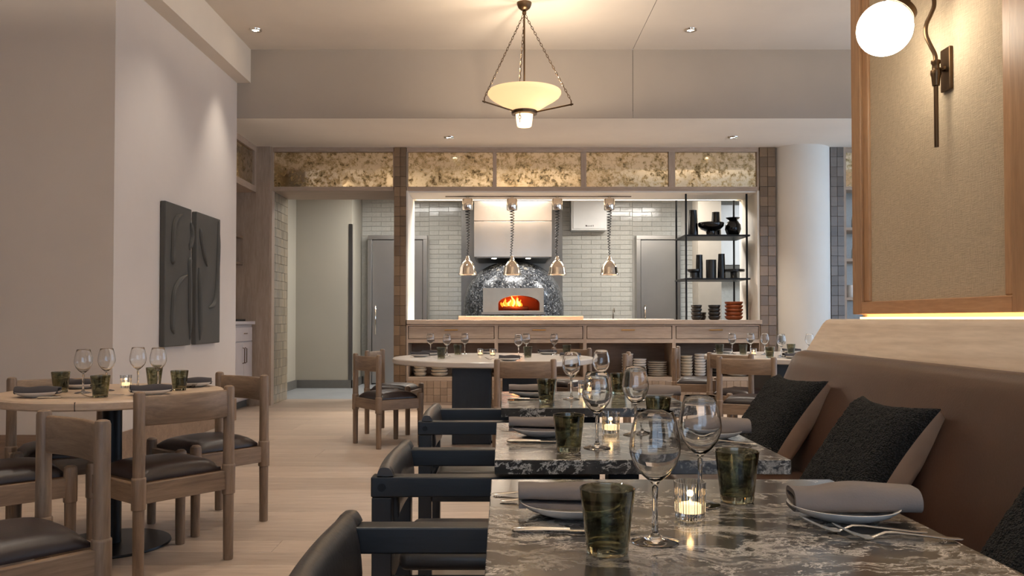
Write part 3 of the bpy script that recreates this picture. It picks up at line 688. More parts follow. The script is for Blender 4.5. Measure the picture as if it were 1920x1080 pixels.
# ---- counter: four oak cabinet units, worktop above
bounds = [762, 930.5, 1096.5, 1263.5, 1426]
names = ['oak counter unit nearest the kitchen doorway', 'oak counter unit in front of the pizza oven', 'oak counter unit below the white wall box', 'oak counter unit below the hanging shelves']
for i in range(4):
    a, b = FX(bounds[i]), FX(bounds[i + 1])
    t = thing('counter_cabinet', names[i], 'cabinet', ((a + b) / 2, FY, 0), 0, 'oak counter units under the pass'); L = t
    pb(MB().box(a, a + 0.022, FY, FY + 0.55, 0.31, 1.03), 'side_panel', 'oak_pale_z'); pb(MB().box(b - 0.022, b, FY, FY + 0.55, 0.31, 1.03), 'side_panel', 'oak_pale_z')
    pb(MB().box(a + 0.022, b - 0.022, FY, FY + 0.03, 0.795, 0.845), 'rail', 'oak_pale_x'); pb(MB().box(a + 0.022, b - 0.022, FY, FY + 0.03, 1.012, 1.03), 'rail', 'oak_pale_x')
    dr = pb(MB().box(a + 0.03, b - 0.03, FY + 0.004, FY + 0.026, 0.852, 1.006), 'drawer', 'oak_pale_x', bevel=0.002)
    xm = (a + b) / 2 - (0.02 if i else 0)
    hnd = MB().tube([(xm - 0.085, FY - 0.02, 0.962), (xm + 0.085, FY - 0.02, 0.962)], 0.007, 8)
    for e in (-0.08, 0.08): hnd.tube([(xm + e, FY + 0.006, 0.962), (xm + e, FY - 0.02, 0.962)], 0.006, 6)
    h_ = hnd.build('handle', 'brass', dr, False); h_.location = (0, 0, 0)
    pb(MB().box(a + 0.022, b - 0.022, FY + 0.006, FY + 0.55, 0.31, 0.357), 'shelf_board', 'oak_pale_x', bevel=0.002)
    pb(MB().box(a + 0.022, b - 0.022, FY + 0.52, FY + 0.55, 0.357, 1.03), 'back_panel', 'skirting_oak'); pb(MB().box(a + 0.022, b - 0.022, FY + 0.03, FY + 0.52, 0.845, 0.85), 'drawer_base', 'skirting_oak')
plinth = sroot('wall_plinth', (1, FY, 0), 'glazed tile plinth under the counter')
bx('plinth_core', 'dark_grout', FX(762), FX(1426), FY + 0.012, BY, 0, 0.309, plinth)
bx('plinth_skirting', 'oak_pale_x', FX(762), FX(1426), FY - 0.004, FY + 0.012, 0, 0.035, plinth)
tiles(plinth, 'zellige_pale', FX(762), FX(1426), 0.036, 0.309, 52, 3, 'y', FY + 0.012)
t = thing('countertop', 'pale oak worktop of the open pass', 'countertop', (1, FY, 1.035)); L = t
pb(MB().box(FX(763), FX(1428), FY - 0.03, BY + 0.1, 1.035, 1.09), 'slab', 'oak_pale_x', bevel=0.004)
tag(bx('serving_board', 'oak_pale_x', -0.585, 1.075, 10.98, 11.38, 1.091, 1.142, bevel=0.004), 'long raised oak serving board under the heat lamps', 'board')
tag(bx('serving_tray', 'white_enamel', 1.11, 2.28, 10.98, 11.36, 1.091, 1.104, bevel=0.003), 'flat white tray on the pass beside the hanging shelves', 'tray')

# ---- hanging black shelf and its pottery
SY0, SY1 = 10.72, 11.36
t = thing('hanging_shelf', 'black metal shelf unit standing on the right of the pass', 'shelf', (2.8, 11.0, 1.09)); L = t
for xx, yy in ((2.39, SY0 + 0.02), (3.18, SY0 + 0.02), (2.39, SY1 - 0.02), (3.18, SY1 - 0.02)):
    pb(MB().tube([(xx, yy, 1.092), (xx, yy, 2.748)], 0.013, 10), 'post', 'black_steel')
for zz in (2.20, 1.635): pb(MB().box(2.37, 3.22, SY0, SY1, zz - 0.022, zz), 'shelf_plate', 'black_steel', bevel=0.003)
def pot(name, label, cat, prof, x, y, z, mat, parts=None):
    o = MB().lathe(prof, 36).build(name, mat); o.location = (x, y, z); return tag(o, label, cat, 'pottery on the hanging shelf')
def wallp(p, th=0.006):  # closed vessel wall from an outer profile
    return [(0, p[0][1])] + p + [(max(r - th, 0.001), z) for r, z in reversed(p[1:])] + [(0, p[0][1] + 0.01)]
tall = [(0.066, 0), (0.067, 0.05), (0.058, 0.2), (0.050, 0.335), (0.051, 0.345)]
Z1, Z2, Z3 = 2.20, 1.635, 1.09
pot('vase', 'tall tapered black vase at the left end of top shelf', 'vase', wallp(tall), 2.53, 10.95, Z1, 'black_ceramic')
pot('vase', 'tall tapered black vase standing behind the footed bowl', 'vase', wallp(tall), 2.885, 11.15, Z1, 'black_ceramic')
pot('footed_bowl', 'wide black footed bowl on the top shelf', 'bowl', wallp([(0.07, 0), (0.062, 0.03), (0.065, 0.06), (0.13, 0.09), (0.165, 0.13), (0.17, 0.165), (0.165, 0.175)]), 2.76, 10.92, Z1, 'black_ceramic')
pot('round_vase', 'round black vase with flared lip on the top shelf', 'vase', wallp([(0.06, 0), (0.085, 0.03), (0.105, 0.09), (0.10, 0.15), (0.065, 0.2), (0.055, 0.215), (0.09, 0.24), (0.094, 0.245)]), 3.06, 10.95, Z1, 'black_ceramic')
pot('pedestal_dish', 'small black pedestal dish on the middle shelf', 'dish', wallp([(0.06, 0), (0.05, 0.03), (0.05, 0.08), (0.085, 0.10), (0.088, 0.125)]), 2.54, 10.95, Z2, 'dark_ceramic')
pot('vase', 'slim black bottle vase on the middle shelf', 'vase', wallp([(0.046, 0), (0.046, 0.2), (0.042, 0.3), (0.043, 0.325)]), 2.635, 11.05, Z2, 'black_ceramic')
pot('vase', 'wide grey-black cylinder vase on the middle shelf', 'vase', wallp([(0.068, 0), (0.068, 0.24), (0.066, 0.255)]), 2.78, 11.0, Z2, 'dark_ceramic')
pot('vase', 'tapered speckled black vase right of the cylinder vase', 'vase', wallp([(0.052, 0), (0.05, 0.1), (0.042, 0.32), (0.043, 0.33)]), 2.905, 10.95, Z2, 'black_ceramic')
pot('cake_stand', 'black flat topped cake stand on the middle shelf', 'cake stand', wallp([(0.055, 0), (0.045, 0.03), (0.045, 0.085), (0.14, 0.095), (0.142, 0.125)]), 3.075, 10.98, Z2, 'dark_ceramic')
bowlp = lambda r, h: [(r * 0.62, 0), (r * 0.84, h * 0.22), (r * 0.97, h * 0.62), (r, h * 0.92), (r * 0.97, h)]
def stack(x, y, z, n, r, step, mat, name, label, cat, group):
    me = MB().lathe(wallp(bowlp(r, step * 1.12), 0.005), 28).mesh(name)
    for k in range(n):
        o = link(name, me, mat); o.location = (x + random.uniform(-.002, .002), y, z + k * step); o.rotation_euler = (0, 0, k * 1.1)
        tag(o, label(k, n), cat, group)
ordn = ['bottom', 'second', 'third', 'fourth', 'fifth', 'sixth', 'seventh', 'eighth', 'ninth', 'tenth']
def lab(s): return lambda k, n: ('topmost ' if k == n - 1 else ordn[k] + ' ') + s
stack(2.565, 10.93, Z3, 4, 0.072, 0.048, 'dark_ceramic', 'bowl', lab('black bowl of the left stack on the pass'), 'bowl', 'black bowls on the pass')
stack(2.80, 10.93, Z3, 4, 0.080, 0.048, 'dark_ceramic', 'bowl', lab('black bowl of the stack beside terracotta'), 'bowl', 'black bowls on the pass')
stack(2.68, 11.12, Z3, 2, 0.06, 0.048, 'dark_ceramic', 'bowl', lab('low black bowl between the two black stacks'), 'bowl', 'black bowls on the pass')
stack(3.06, 10.93, Z3, 5, 0.118, 0.047, 'terracotta', 'bowl', lab('glazed terracotta bowl stacked on the pass'), 'bowl', 'terracotta bowls on the pass')
SZ = 0.357
for (a, y, n, r, st, mat, nm, gp) in [
    (788, 10.80, 5, 0.085, 0.047, 'cream_ceramic', 'cream bowl stacked on shelf by the doorway', 'cream bowls left'), (824, 10.80, 5, 0.112, 0.042, 'cream_ceramic', 'wide cream bowl stacked on shelf by doorway', 'cream bowls left'),
    (1176, 10.82, 8, 0.075, 0.036, 'white_ceramic', 'small white bowl stacked under the pass', 'white bowls'), (1199, 10.80, 7, 0.088, 0.032, 'white_ceramic', 'white dish stacked beside grey dishes', 'white dishes'),
    (1232, 10.80, 7, 0.125, 0.027, 'grey_ceramic', 'grey dish stacked under the pass', 'grey dishes'), (1287, 10.80, 7, 0.078, 0.038, 'cream_ceramic', 'cream dish stacked behind the rear chairs', 'cream dishes right'),
    (1312, 10.80, 8, 0.075, 0.036, 'white_ceramic', 'white dish stacked behind the rear chairs', 'white dishes right'), (1340, 10.82, 6, 0.09, 0.036, 'dark_ceramic', 'black dish stacked behind the rear chairs', 'black dishes right'),
    (1381, 10.80, 6, 0.13, 0.027, 'grey_ceramic', 'grey dish stacked behind the rear chairs', 'grey dishes right')]:
    stack(FX(a) * y / FY, y, SZ, n, r, st, mat, 'dish', lab(nm), 'dish', gp)
# jars in the far right bay
for i, (x, z, m_) in enumerate([(4.55, 1.38, 'white_ceramic'), (4.68, 1.38, 'cream_ceramic'), (4.62, 1.88, 'white_ceramic'), (4.62, 2.28, 'white_enamel')]):
    o = MB().lathe(wallp([(0.045, 0), (0.05, 0.02), (0.05, 0.12), (0.04, 0.15), (0.042, 0.165)]), 24).build('storage_jar', m_); o.location = (x, FY + 0.2, z)
    tag(o, ['small white jar on lower shelf right of the column', 'small cream jar on lower shelf right of the column', 'small white jar on middle shelf right of column', 'small white jar on top shelf right of column'][i], 'jar', 'jars right of the column')

# ---- alcove cabinet
t = thing('alcove_cabinet', 'white built-in cabinet in the alcove by the doorway', 'cabinet', (-3.4, 9.9, 0)); L = t
pb(MB().box(-3.70, -3.19, 9.08, 10.52, 0.10, 1.03), 'body', 'cabinet_white'); pb(MB().box(-3.70, -3.25, 9.08, 10.52, 0.0, 0.10), 'toe_kick', 'grey_curb')
pb(MB().box(-3.71, -3.15, 9.07, 10.54, 1.035, 1.075), 'top_slab', 'cabinet_white', bevel=0.003)
for y0, y1 in ((9.10, 9.78), (9.80, 10.48)):
    d = pb(MB().box(-3.19, -3.17, y0, y1, 0.83, 1.0), 'drawer', 'cabinet_white', bevel=0.003)
    o = MB().tube([(-3.145, (y0 + y1) / 2 - 0.06, 0.925), (-3.145, (y0 + y1) / 2 + 0.06, 0.925)], 0.006, 8).build('handle', 'bronze', d)
    ym = (y0 + y1) / 2
    for s0, s1, hy in ((y0, ym - 0.004, ym - 0.04), (ym + 0.004, y1, ym + 0.04)):
        d = pb(MB().box(-3.19, -3.17, s0, s1, 0.12, 0.82), 'cupboard_door', 'cabinet_white', bevel=0.003)
        MB().tube([(-3.17, hy, 0.56), (-3.145, hy, 0.57), (-3.145, hy, 0.74), (-3.17, hy, 0.75)], 0.006, 8).build('handle', 'bronze', d)
tag(bx('serving_tray', 'black_steel', -3.5, -3.2, 9.75, 10.3, 1.076, 1.10, bevel=0.006), 'flat black tray on the alcove cabinet', 'tray')
for i, zz in enumerate((2.16, 1.82)):
    t = thing('wall_shelf', ['upper dark oak alcove shelf', 'lower dark oak alcove shelf'][i] + ' above the cabinet', 'shelf', (-3.5, 9.8, zz - 0.04), 0, 'alcove shelves'); L = t
    pb(MB().box(-3.715, -3.30, 9.1, 10.5, zz - 0.035, zz), 'board', 'chair_oak_y', bevel=0.003); pb(MB().box(-3.718, -3.70, 9.1, 10.5, zz - 0.07, zz - 0.036), 'cleat', 'chair_oak_y')

# ---- relief panels on the left wall
def relief(name, y0, y1, z0, z1, curves, label):
    t = thing(name, label, 'wall art', (WX + 0.02, (y0 + y1) / 2, z0), 0, 'charcoal relief panels'); global L; L = t
    pb(MB().box(WX + 0.002, WX + 0.05, y0, y1, z0, z1), 'board', 'art_plaster', bevel=0.008, seg=3)
    for cv in curves:
        pts = []
        for i in range(len(cv) - 1):
            p = [Vector(cv[max(0, min(len(cv) - 1, i + k))]) for k in (-1, 0, 1, 2)]
            for j in range(8):
                q = j / 8; pts.append(0.5 * ((2 * p[1]) + (p[2] - p[0]) * q + (2 * p[0] - 5 * p[1] + 4 * p[2] - p[3]) * q * q + (3 * p[1] - p[0] - 3 * p[2] + p[3]) * q ** 3))
        pts.append(Vector(cv[-1]))
        P = [(WX + 0.054, y0 + (y1 - y0) * p.x, z1 - (z1 - z0) * p.y) for p in pts]
        n = len(P); pb(MB().tube(P, [0.005 + 0.019 * min(1, 6 * i / n, 6 * (n - 1 - i) / n) for i in range(n)], 8), 'relief_ridge', 'art_plaster')
ay0, ay1, ay2, ay3 = 7.03, 7.62, 7.75, 8.40; az0, az1 = 0.865, 2.115
relief('relief_panel', ay0, ay1, az0, az1, [[(0.62, 0.06), (0.38, 0.10), (0.27, 0.17), (0.25, 0.30), (0.24, 0.40), (0.30, 0.42)], [(0.95, 0.10), (1.0, 0.2), (0.9, 0.3)],
    [(0.95, 0.36), (0.9, 0.40), (0.92, 0.55), (0.93, 0.75), (0.95, 0.96)], [(0.82, 0.49), (0.5, 0.54), (0.30, 0.62), (0.26, 0.72), (0.24, 0.86), (0.34, 0.91)]], 'left charcoal relief panel with looping raised ridges')
relief('relief_panel', ay2, ay3, az0, az1, [[(0.12, 0.12), (0.16, 0.20), (0.25, 0.30), (0.42, 0.40)], [(0.9, 0.02), (0.88, 0.3), (0.82, 0.55), (0.72, 0.68), (0.5, 0.72)], [(0.08, 0.42), (0.12, 0.7), (0.14, 0.97)]], 'right charcoal relief panel with one long hooked ridge')
# ================================================================== SEATING
def rpost(m, x, y, segs, n=20):
    """turned post from (radius, z) stations with a softened top"""
    return m.lathe(segs, n, (x, y, 0), cap=True)
def make_chair():
    t = thing('dining_chair', '', 'chair')
    low = [(0.021, 0.0), (0.0225, 0.006), (0.024, 0.30), (0.030, 0.304), (0.030, 0.43), (0.0295, 0.436), (0.0255, 0.44)]
    for sx_ in (-1, 1):
        rpost(MB(), sx_ * 0.215, -0.205, low + [(0.0245, 0.60), (0.0245, 0.785), (0.021, 0.796), (0.012, 0.80)]).build('back_post', 'chair_oak_z', t)
        rpost(MB(), sx_ * 0.215, 0.205, [(0.021, 0.0), (0.0225, 0.006), (0.024, 0.30), (0.0285, 0.304), (0.0285, 0.44), (0.026, 0.455), (0.016, 0.463)]).build('leg', 'chair_oak_z', t)
    bx('apron', 'chair_oak_x', -0.2, 0.2, 0.191, 0.219, 0.325, 0.41, t, 0.003, False); bx('apron', 'chair_oak_x', -0.2, 0.2, -0.219, -0.191, 0.325, 0.41, t, 0.003, False)
    bx('apron', 'chair_oak_y', -0.229, -0.201, -0.19, 0.19, 0.325, 0.41, t, 0.003, False); bx('apron', 'chair_oak_y', 0.201, 0.229, -0.19, 0.19, 0.325, 0.41, t, 0.003, False)
    rings = []; n = 22
    for i in range(n + 1):
        x = -0.205 + 0.41 * i / n; yb = -0.207 - 0.034 * (1 - (x / 0.205) ** 2)
        th = 0.011; z0, z1 = 0.655, 0.782
        rings.append([(x, yb - th, z0 + .006), (x, yb - th, z1 - .006), (x, yb - th * .5, z1), (x, yb + th * .5, z1), (x, yb + th, z1 - .006), (x, yb + th, z0 + .006), (x, yb + th * .5, z0), (x, yb - th * .5, z0)])
    MB().loft(rings).build('backrest', 'chair_oak_x', t, smooth=50)
    vs, fs, N_ = [], [], 16
    def sq(u): return (abs(u) ** 0.8) * (1 if u > 0 else -1)
    for layer in (0, 1):
        for i in range(N_ + 1):
            for j in range(N_ + 1):
                u, v = 2 * i / N_ - 1, 2 * j / N_ - 1
                e = (1 - abs(u) ** 6) * (1 - abs(v) ** 6)
                z = 0.412 + (0.014 + 0.052 * e ** 0.45 * (1 - 0.18 * (u * u + v * v))) * layer
                vs.append((0.188 * u, 0.188 * v + 0.004, z))
    M_ = N_ + 1
    for i in range(N_):
        for j in range(N_):
            a = i * M_ + j; fs.append((a, a + 1, a + M_ + 1, a + M_)); b = a + M_ * M_; fs.append((b, b + M_, b + M_ + 1, b + 1))
    for k in range(N_):
        for a, b in ((k, k + 1), (N_ * M_ + k + 1, N_ * M_ + k)): fs.append((a, b, b + M_ * M_, a + M_ * M_))
        for a, b in (((k + 1) * M_, k * M_), (k * M_ + N_, (k + 1) * M_ + N_)): fs.append((a, b, b + M_ * M_, a + M_ * M_))
    MB().add(vs, fs).build('seat', 'chair_leather', t, smooth=70)
    return t
def face(dx, dy): return atan2(-dx, dy)
CG = 'oak dining chairs with dark leather seats'
CH = 'oak dining chair '
for (x, y, d, lb) in [
    (-1.40 - 0.16, 3.665 + 0.13, (-0.78, 0.62), CH + 'with its back to the camera at the small table'),
    (-1.475 - 0.13, 4.685 - 0.16, (-0.62, -0.78), CH + 'at the far right of the small table, near the relief panels'),
    (-2.29, 4.31, (0.56, -0.83), CH + 'at the far left of the small table'),
    (-2.20, 3.67, (0.72, 0.69), CH + 'cut by the left edge, its seat under the small table'),
    (-1.386 - 0.135, 2.683 - 0.165, (-0.64, -0.77), CH + 'nearest the camera in the lower left corner'),
    # large round table
    (-1.015, 7.33, (0.80, 0.60), CH + 'left of the large round table, nearer of two'),
    (-1.06, 8.15, (0.97, -0.2), CH + 'left of the large round table, farther of two'),
    (0.165, 6.52, (-0.05, 1.0), CH + 'in front of the large round table, seen from behind'),
    (0.93, 7.55, (-0.93, 0.2), CH + 'right of the large round table, turned towards the oven side'),
    (0.62, 8.62, (-0.55, -0.83), CH + 'behind the right rim of the large round table'),
    # rear right table
    (2.10, 9.0, (0.95, -0.3), CH + 'beside the counter at the rear right table'),
    (2.20, 7.58, (0.75, 0.66), CH + 'at the rear right table, hidden half behind another'),
    (2.07, 6.90, (0.45, 0.9), CH + 'nearest the camera at the rear right table')]:
    place('chair', make_chair, (x, y, 0), face(*d), lb, CG)

def make_armchair():
    t = thing('armchair', '', 'armchair')
    for sx_ in (-1, 1):
        x0, x1 = (0.21, 0.26) if sx_ > 0 else (-0.26, -0.21)
        for y0, y1 in ((-0.30, -0.245), (0.22, 0.275)): bx('leg', 'black_wood_z', x0, x1, y0, y1, 0, 0.624, t, 0.003, False)
        a = bx('arm', 'black_wood_y', x0 - 0.002, x1 + 0.002, -0.302, 0.30, 0.625, 0.68, t, 0.004, False)
        MB().tube([(sx_ * 0.258, -0.272, 0.652), (sx_ * 0.2655, -0.272, 0.652)], 0.011, 12).build('bolt', 'black_steel', a)
    bx('seat_rail', 'black_wood_x', -0.21, 0.21, 0.225, 0.25, 0.345, 0.405, t, 0.002, False); bx('seat_rail', 'black_wood_x', -0.21, 0.21, -0.29, -0.265, 0.345, 0.405, t, 0.002, False)
    bx('side_rail', 'black_wood_y', -0.247, -0.222, -0.245, 0.22, 0.345, 0.405, t, 0.002, False); bx('side_rail', 'black_wood_y', 0.222, 0.247, -0.245, 0.22, 0.345, 0.405, t, 0.002, False)
    MB().box(-0.205, 0.205, -0.235, 0.26, 0.406, 0.462).build('seat', 'armchair_leather', t, bevel=0.024, seg=4, smooth=60)
    rings = []; n = 26; ns = 18
    for i in range(n + 1):
        x = -0.258 + 0.516 * i / n; u = x / 0.258
        bow = -0.012 * (1 - u * u)
        if abs(x) <= 0.2085: z0, z1 = 0.535, 0.706
        else: z0, z1 = 0.681, 0.705
        cyb, hz = -0.258 + bow, (z1 - z0) / 2
        full = 0.187 / 2; ring = []
        for j in range(ns):
            a = 2 * pi * j / ns; zz = (z0 + z1) / 2 + hz * sin(a)
            w = 0.026 * sqrt(max(0.0, 1 - (abs((zz - 0.6205) / 0.0865)) ** 2.6)) + 0.003
            lean = -0.10 * (zz - 0.63)
            ring.append((x, cyb + lean + w * (1 if cos(a) > 0 else -1) * min(1, abs(cos(a)) * 2.2), zz))
        rings.append(ring)
    MB().loft(rings).build('backrest', 'armchair_leather', t, smooth=55)
    return t
for x, y, lb in [(-0.055, 1.50, 'black wood armchair with leather back at the nearest marble table'), (-0.055, 2.51, 'black wood armchair with leather back at the middle marble table'),
                 (-0.05, 3.71, 'black wood armchair with leather back at the farthest marble table')]:
    place('armchair', make_armchair, (x, y, 0), -pi / 2, lb, 'black armchairs along the marble tables')

# ---- banquette
t = thing('banquette', 'long brown leather banquette along the oak ledge', 'banquette', (1.2, 2.0, 0)); L = t
pb(MB().box(0.74, 1.44, -1.5, 4.06, 0.0, 0.10), 'plinth', 'black_wood_y'); pb(MB().box(0.72, 1.44, -1.5, 4.09, 0.10, 0.34), 'seat_base', 'oak_pale_y', bevel=0.004)
pb(MB().box(0.70, 1.30, -1.5, 4.10, 0.341, 0.462), 'seat', 'banquette_leather', bevel=0.03, seg=4, smooth=60)
bp = [(1.255, 0.40), (1.262, 0.50), (1.30, 0.62), (1.36, 0.78), (1.405, 0.88), (1.425, 0.925), (1.445, 0.95), (1.47, 0.957), (1.49, 0.945), (1.496, 0.90), (1.496, 0.40)]
rings = []
ys = [-1.5 + i * 0.35 for i in range(15)] + [3.5, 3.7, 3.85, 3.95, 4.02, 4.06, 4.085, 4.098]
for yy in sorted(set(ys)):
    k = 1.0 if yy < 4.0 else sqrt(max(0.0, 1 - ((yy - 4.0) / 0.1) ** 2)) * 0.10 + 0.90
    rings.append([(1.496 + (x - 1.496) * k, yy, 0.40 + (z - 0.40) * (0.5 + 0.5 * k)) for x, z in bp])
pb(MB().loft(rings), 'backrest', 'banquette_leather', smooth=60)

# ---- cushions
def cushion(y0, size, label, yaw=0.0, xt=1.33):
    """square bouclé cushion leaning on the banquette back; local u along Y, v up the slope"""
    bottom = Vector((1.065, 0, 0.478)); top = Vector((xt - 0.02, 0, 0.81)); up = (top - bottom).normalized(); ln = size
    t = thing('cushion', label, 'cushion', (1.2, y0 + size / 2, 0.463), 0, 'black bouclé cushions on the banquette'); NN = 110
    ctr = Vector((1.2, y0 + size / 2, 0)); 
    mid = (bottom + up * (size / 2)); nrm = Vector((-up.z, 0, up.x)); ud = Vector((0, 1, 0))
    R = lambda v: Vector((v.x * cos(yaw) - v.y * sin(yaw), v.x * sin(yaw) + v.y * cos(yaw), v.z))
    for side, nm, mat in ((1, 'front_cover', 'boucle_black'), (-1, 'back_cover', 'cushion_tan')):
        vs, fs = [], []; K = NN if side > 0 else 36
        for i in range(K + 1):
            for j in range(K + 1):
                u, v = 2 * i / K - 1, 2 * j / K - 1
                pinch = 1 - 0.15 * (1 - u * u) * abs(v) ** 3, 1 - 0.13 * (1 - v * v) * abs(u) ** 3
                e = max(0.0, (1 - u ** 4)) * max(0.0, (1 - v ** 4))
                h = (0.07 * e ** 0.5 if side > 0 else 0.105 * e ** 0.34)
                pu, pv = u * size / 2 * pinch[1], v * size / 2 * pinch[0]
                if side > 0 and e > 0:
                    q = Vector((pu * 120, pv * 120, y0 * 3)); h += 0.004 * noise.noise(q) * min(1, e * 8) + 0.003 * noise.noise(q * 0.22)
                else: h += 0.004 * noise.noise(Vector((pu * 9, pv * 22, y0))) * min(1, e * 4)
                p = mid + ud * pu + up * pv + nrm * (side * h)
                p = R(Vector((p.x - 1.2, p.y, 0))) + Vector((0, 0, p.z - 0.463))
                vs.append(tuple(p))
        M_ = K + 1
        for i in range(K):
            for j in range(K):
                a = i * M_ + j; fs.append((a, a + 1, a + M_ + 1, a + M_))
        o = MB().add(vs, fs).build(nm, mat, t, smooth=180)
cushion(2.53, 0.44, 'black bouclé cushion with tan back beside the middle marble table', 0.12)
cushion(3.44, 0.46, 'black bouclé cushion at the far end of the banquette', 0.12)
cushion(1.45, 0.47, 'black bouclé cushion cut by the lower right picture corner', 0.1)

# ================================================================== TABLES
TZ = 0.75
def marble_table(x0, x1, y0, y1, label):
    t = thing('marble_table', label, 'table', ((x0 + x1) / 2, (y0 + y1) / 2, 0), 0, 'veined dark marble tables'); global L; L = t
    pb(MB().box(x0, x1, y0, y1, TZ - 0.037, TZ), 'tabletop', 'marble_dark', bevel=0.002)
    xm, ym = (x0 + x1) / 2, (y0 + y1) / 2
    pb(MB().box(xm - 0.2, xm + 0.2, ym - 0.2, ym + 0.2, TZ - 0.05, TZ - 0.0375), 'top_plate', 'black_steel'); pb(MB().box(xm - 0.045, xm + 0.045, ym - 0.045, ym + 0.045, 0.012, TZ - 0.05), 'column', 'black_steel', bevel=0.004)
    pb(MB().box(xm - 0.27, xm + 0.27, ym - 0.21, ym + 0.21, 0.0, 0.012), 'base_plate', 'black_steel', bevel=0.003)
marble_table(-0.025, 0.735, 1.10, 1.858, 'nearest veined dark marble table'); marble_table(-0.02, 0.735, 2.11, 2.862, 'middle veined dark marble table')
marble_table(-0.005, 0.775, 3.33, 4.08, 'farthest veined dark marble table')

t = thing('round_table', 'small round oak table on black pedestal by the left wall', 'table', (-1.92, 4.08, 0))
MB().lathe([(0.0, 0.708), (0.515, 0.708), (0.522, 0.715), (0.522, 0.742), (0.515, 0.75), (0.0, 0.75)], 96).build('tabletop', 'table_oak', t)
bx('edge_joint', 'dark_line', 0.078, 0.081, -0.5170, -0.50, 0.7095, 0.7485, t, 0, False)
MB().lathe([(0.048, 0.012), (0.045, 0.03), (0.045, 0.69), (0.09, 0.695), (0.2, 0.7), (0.2, 0.708)], 32).build('column', 'black_steel', t)
MB().lathe([(0.0, 0.0), (0.272, 0.0), (0.275, 0.004), (0.272, 0.012), (0.0, 0.016)], 64).build('base_plate', 'black_steel', t)
def drum_table(x, y, R, label, base):
    t = thing('round_table', label, 'table', (x, y, 0))
    MB().lathe([(0.0, 0.70), (R - 0.012, 0.70), (R, 0.708), (R, 0.742), (R - 0.008, 0.75), (0.0, 0.75)], 112).build('tabletop', 'table_stone', t)
    for x0, x1 in base:
        MB().prism([(x0, -0.40), (x1, -0.40), (x1, 0.40), (x0, 0.40)], 0.0, 0.70, 'z').build('pedestal_slab', 'black_wood_z', t, bevel=0.006)
    bx('foot_plate', 'black_steel', base[0][0] + 0.05, base[-1][1] - 0.05, -0.32, 0.32, 0.0, 0.02, t, 0.003, False)
drum_table(-0.085, 7.70, 0.93, 'large round pale table before the counter', [(-0.36, -0.015), (0.085, 0.47)])
drum_table(2.90, 8.10, 0.90, 'round pale table at the rear right by column', [(-0.36, -0.03), (0.03, 0.36)])

# ================================================================== TABLEWARE
def make_wine():
    o = [(0.0375, 0.0), (0.038, 0.0015), (0.030, 0.004), (0.012, 0.008), (0.0055, 0.014), (0.0042, 0.03), (0.0040, 0.06), (0.0048, 0.088), (0.010, 0.098), (0.022, 0.108), (0.034, 0.124),
         (0.0405, 0.142), (0.0412, 0.152), (0.0390, 0.172), (0.0345, 0.192), (0.0298, 0.2095)]
    th = 0.0011
    i_ = [(0.0290, 0.2098), (0.0336, 0.192), (0.0380, 0.172), (0.0401, 0.152), (0.0394, 0.1425), (0.0328, 0.125), (0.0208, 0.1098), (0.009, 0.1015), (0.0, 0.1)]
    t = thing('wine_glass', '', 'wine glass')
    k = 8
    MB().lathe([(0, 0)] + o[:k] + [(0.0, 0.092)], 36).build('stem', 'clear_glass', t, smooth=60)
    MB().lathe([(0, 0.0925), (0.0049, 0.0925)] + o[k:] + i_, 40).build('bowl', 'clear_glass', t, smooth=60)
    return t
def make_tumbler():
    o = MB().lathe([(0, 0.0), (0.0305, 0.0), (0.032, 0.003), (0.0375, 0.055), (0.0430, 0.0985), (0.0418, 0.0995), (0.0402, 0.0985), (0.0352, 0.055), (0.0300, 0.013), (0.0, 0.011)], 44).build('tumbler', 'smoke_glass', smooth=50)
    return tag(o, '', 'tumbler')
def make_tealight():
    t = thing('tealight', '', 'candle')
    rib = lambda j, z: (0.022 if j % 2 else -0.022)
    n = 64; prof_o = [(0.0, 0.0), (0.0245, 0.0), (0.0255, 0.003), (0.0275, 0.060), (0.0280, 0.066)]; m = MB()
    m.lathe(prof_o + [(0.0262, 0.066), (0.0255, 0.060), (0.0238, 0.012), (0.0, 0.010)], n, rib=lambda j, z: 0.034 if j % 2 else -0.034)
    m.build('ribbed_cup', 'ribbed_glass', t, smooth=35)
    MB().lathe([(0.0, 0.0115), (0.0195, 0.0115), (0.0198, 0.026), (0.017, 0.028), (0.0, 0.026)], 28).build('wax', 'lit_wax', t)
    MB().lathe([(0.0, 0.0275), (0.002, 0.029), (0.0024, 0.031), (0.0012, 0.035), (0.0, 0.038)], 12).build('flame', 'flame', t)
    lamp('candle_light', 'POINT', (0, 0, 0.045), 0.035, (1.0, 0.6, 0.25), t, 0.006)
    return t
def make_plate():
    o = MB().lathe([(0.0, 0.0), (0.05, 0.0), (0.055, 0.002), (0.082, 0.012), (0.095, 0.022), (0.0965, 0.0245), (0.095, 0.025), (0.080, 0.0165), (0.053, 0.0065), (0.0, 0.005)], 56).build('plate', 'white_ceramic', smooth=50)
    return tag(o, '', 'plate')
def smooth_path(pts, k=5):
    out = []
    for i in range(len(pts) - 1):
        p = [Vector(pts[max(0, min(len(pts) - 1, i + d))]) for d in (-1, 0, 1, 2)]
        for j in range(k):
            q = j / k; out.append(0.5 * ((2 * p[1]) + (p[2] - p[0]) * q + (2 * p[0] - 5 * p[1] + 4 * p[2] - p[3]) * q * q + (3 * p[1] - p[0] - 3 * p[2] + p[3]) * q ** 3))
    return out + [Vector(pts[-1])]
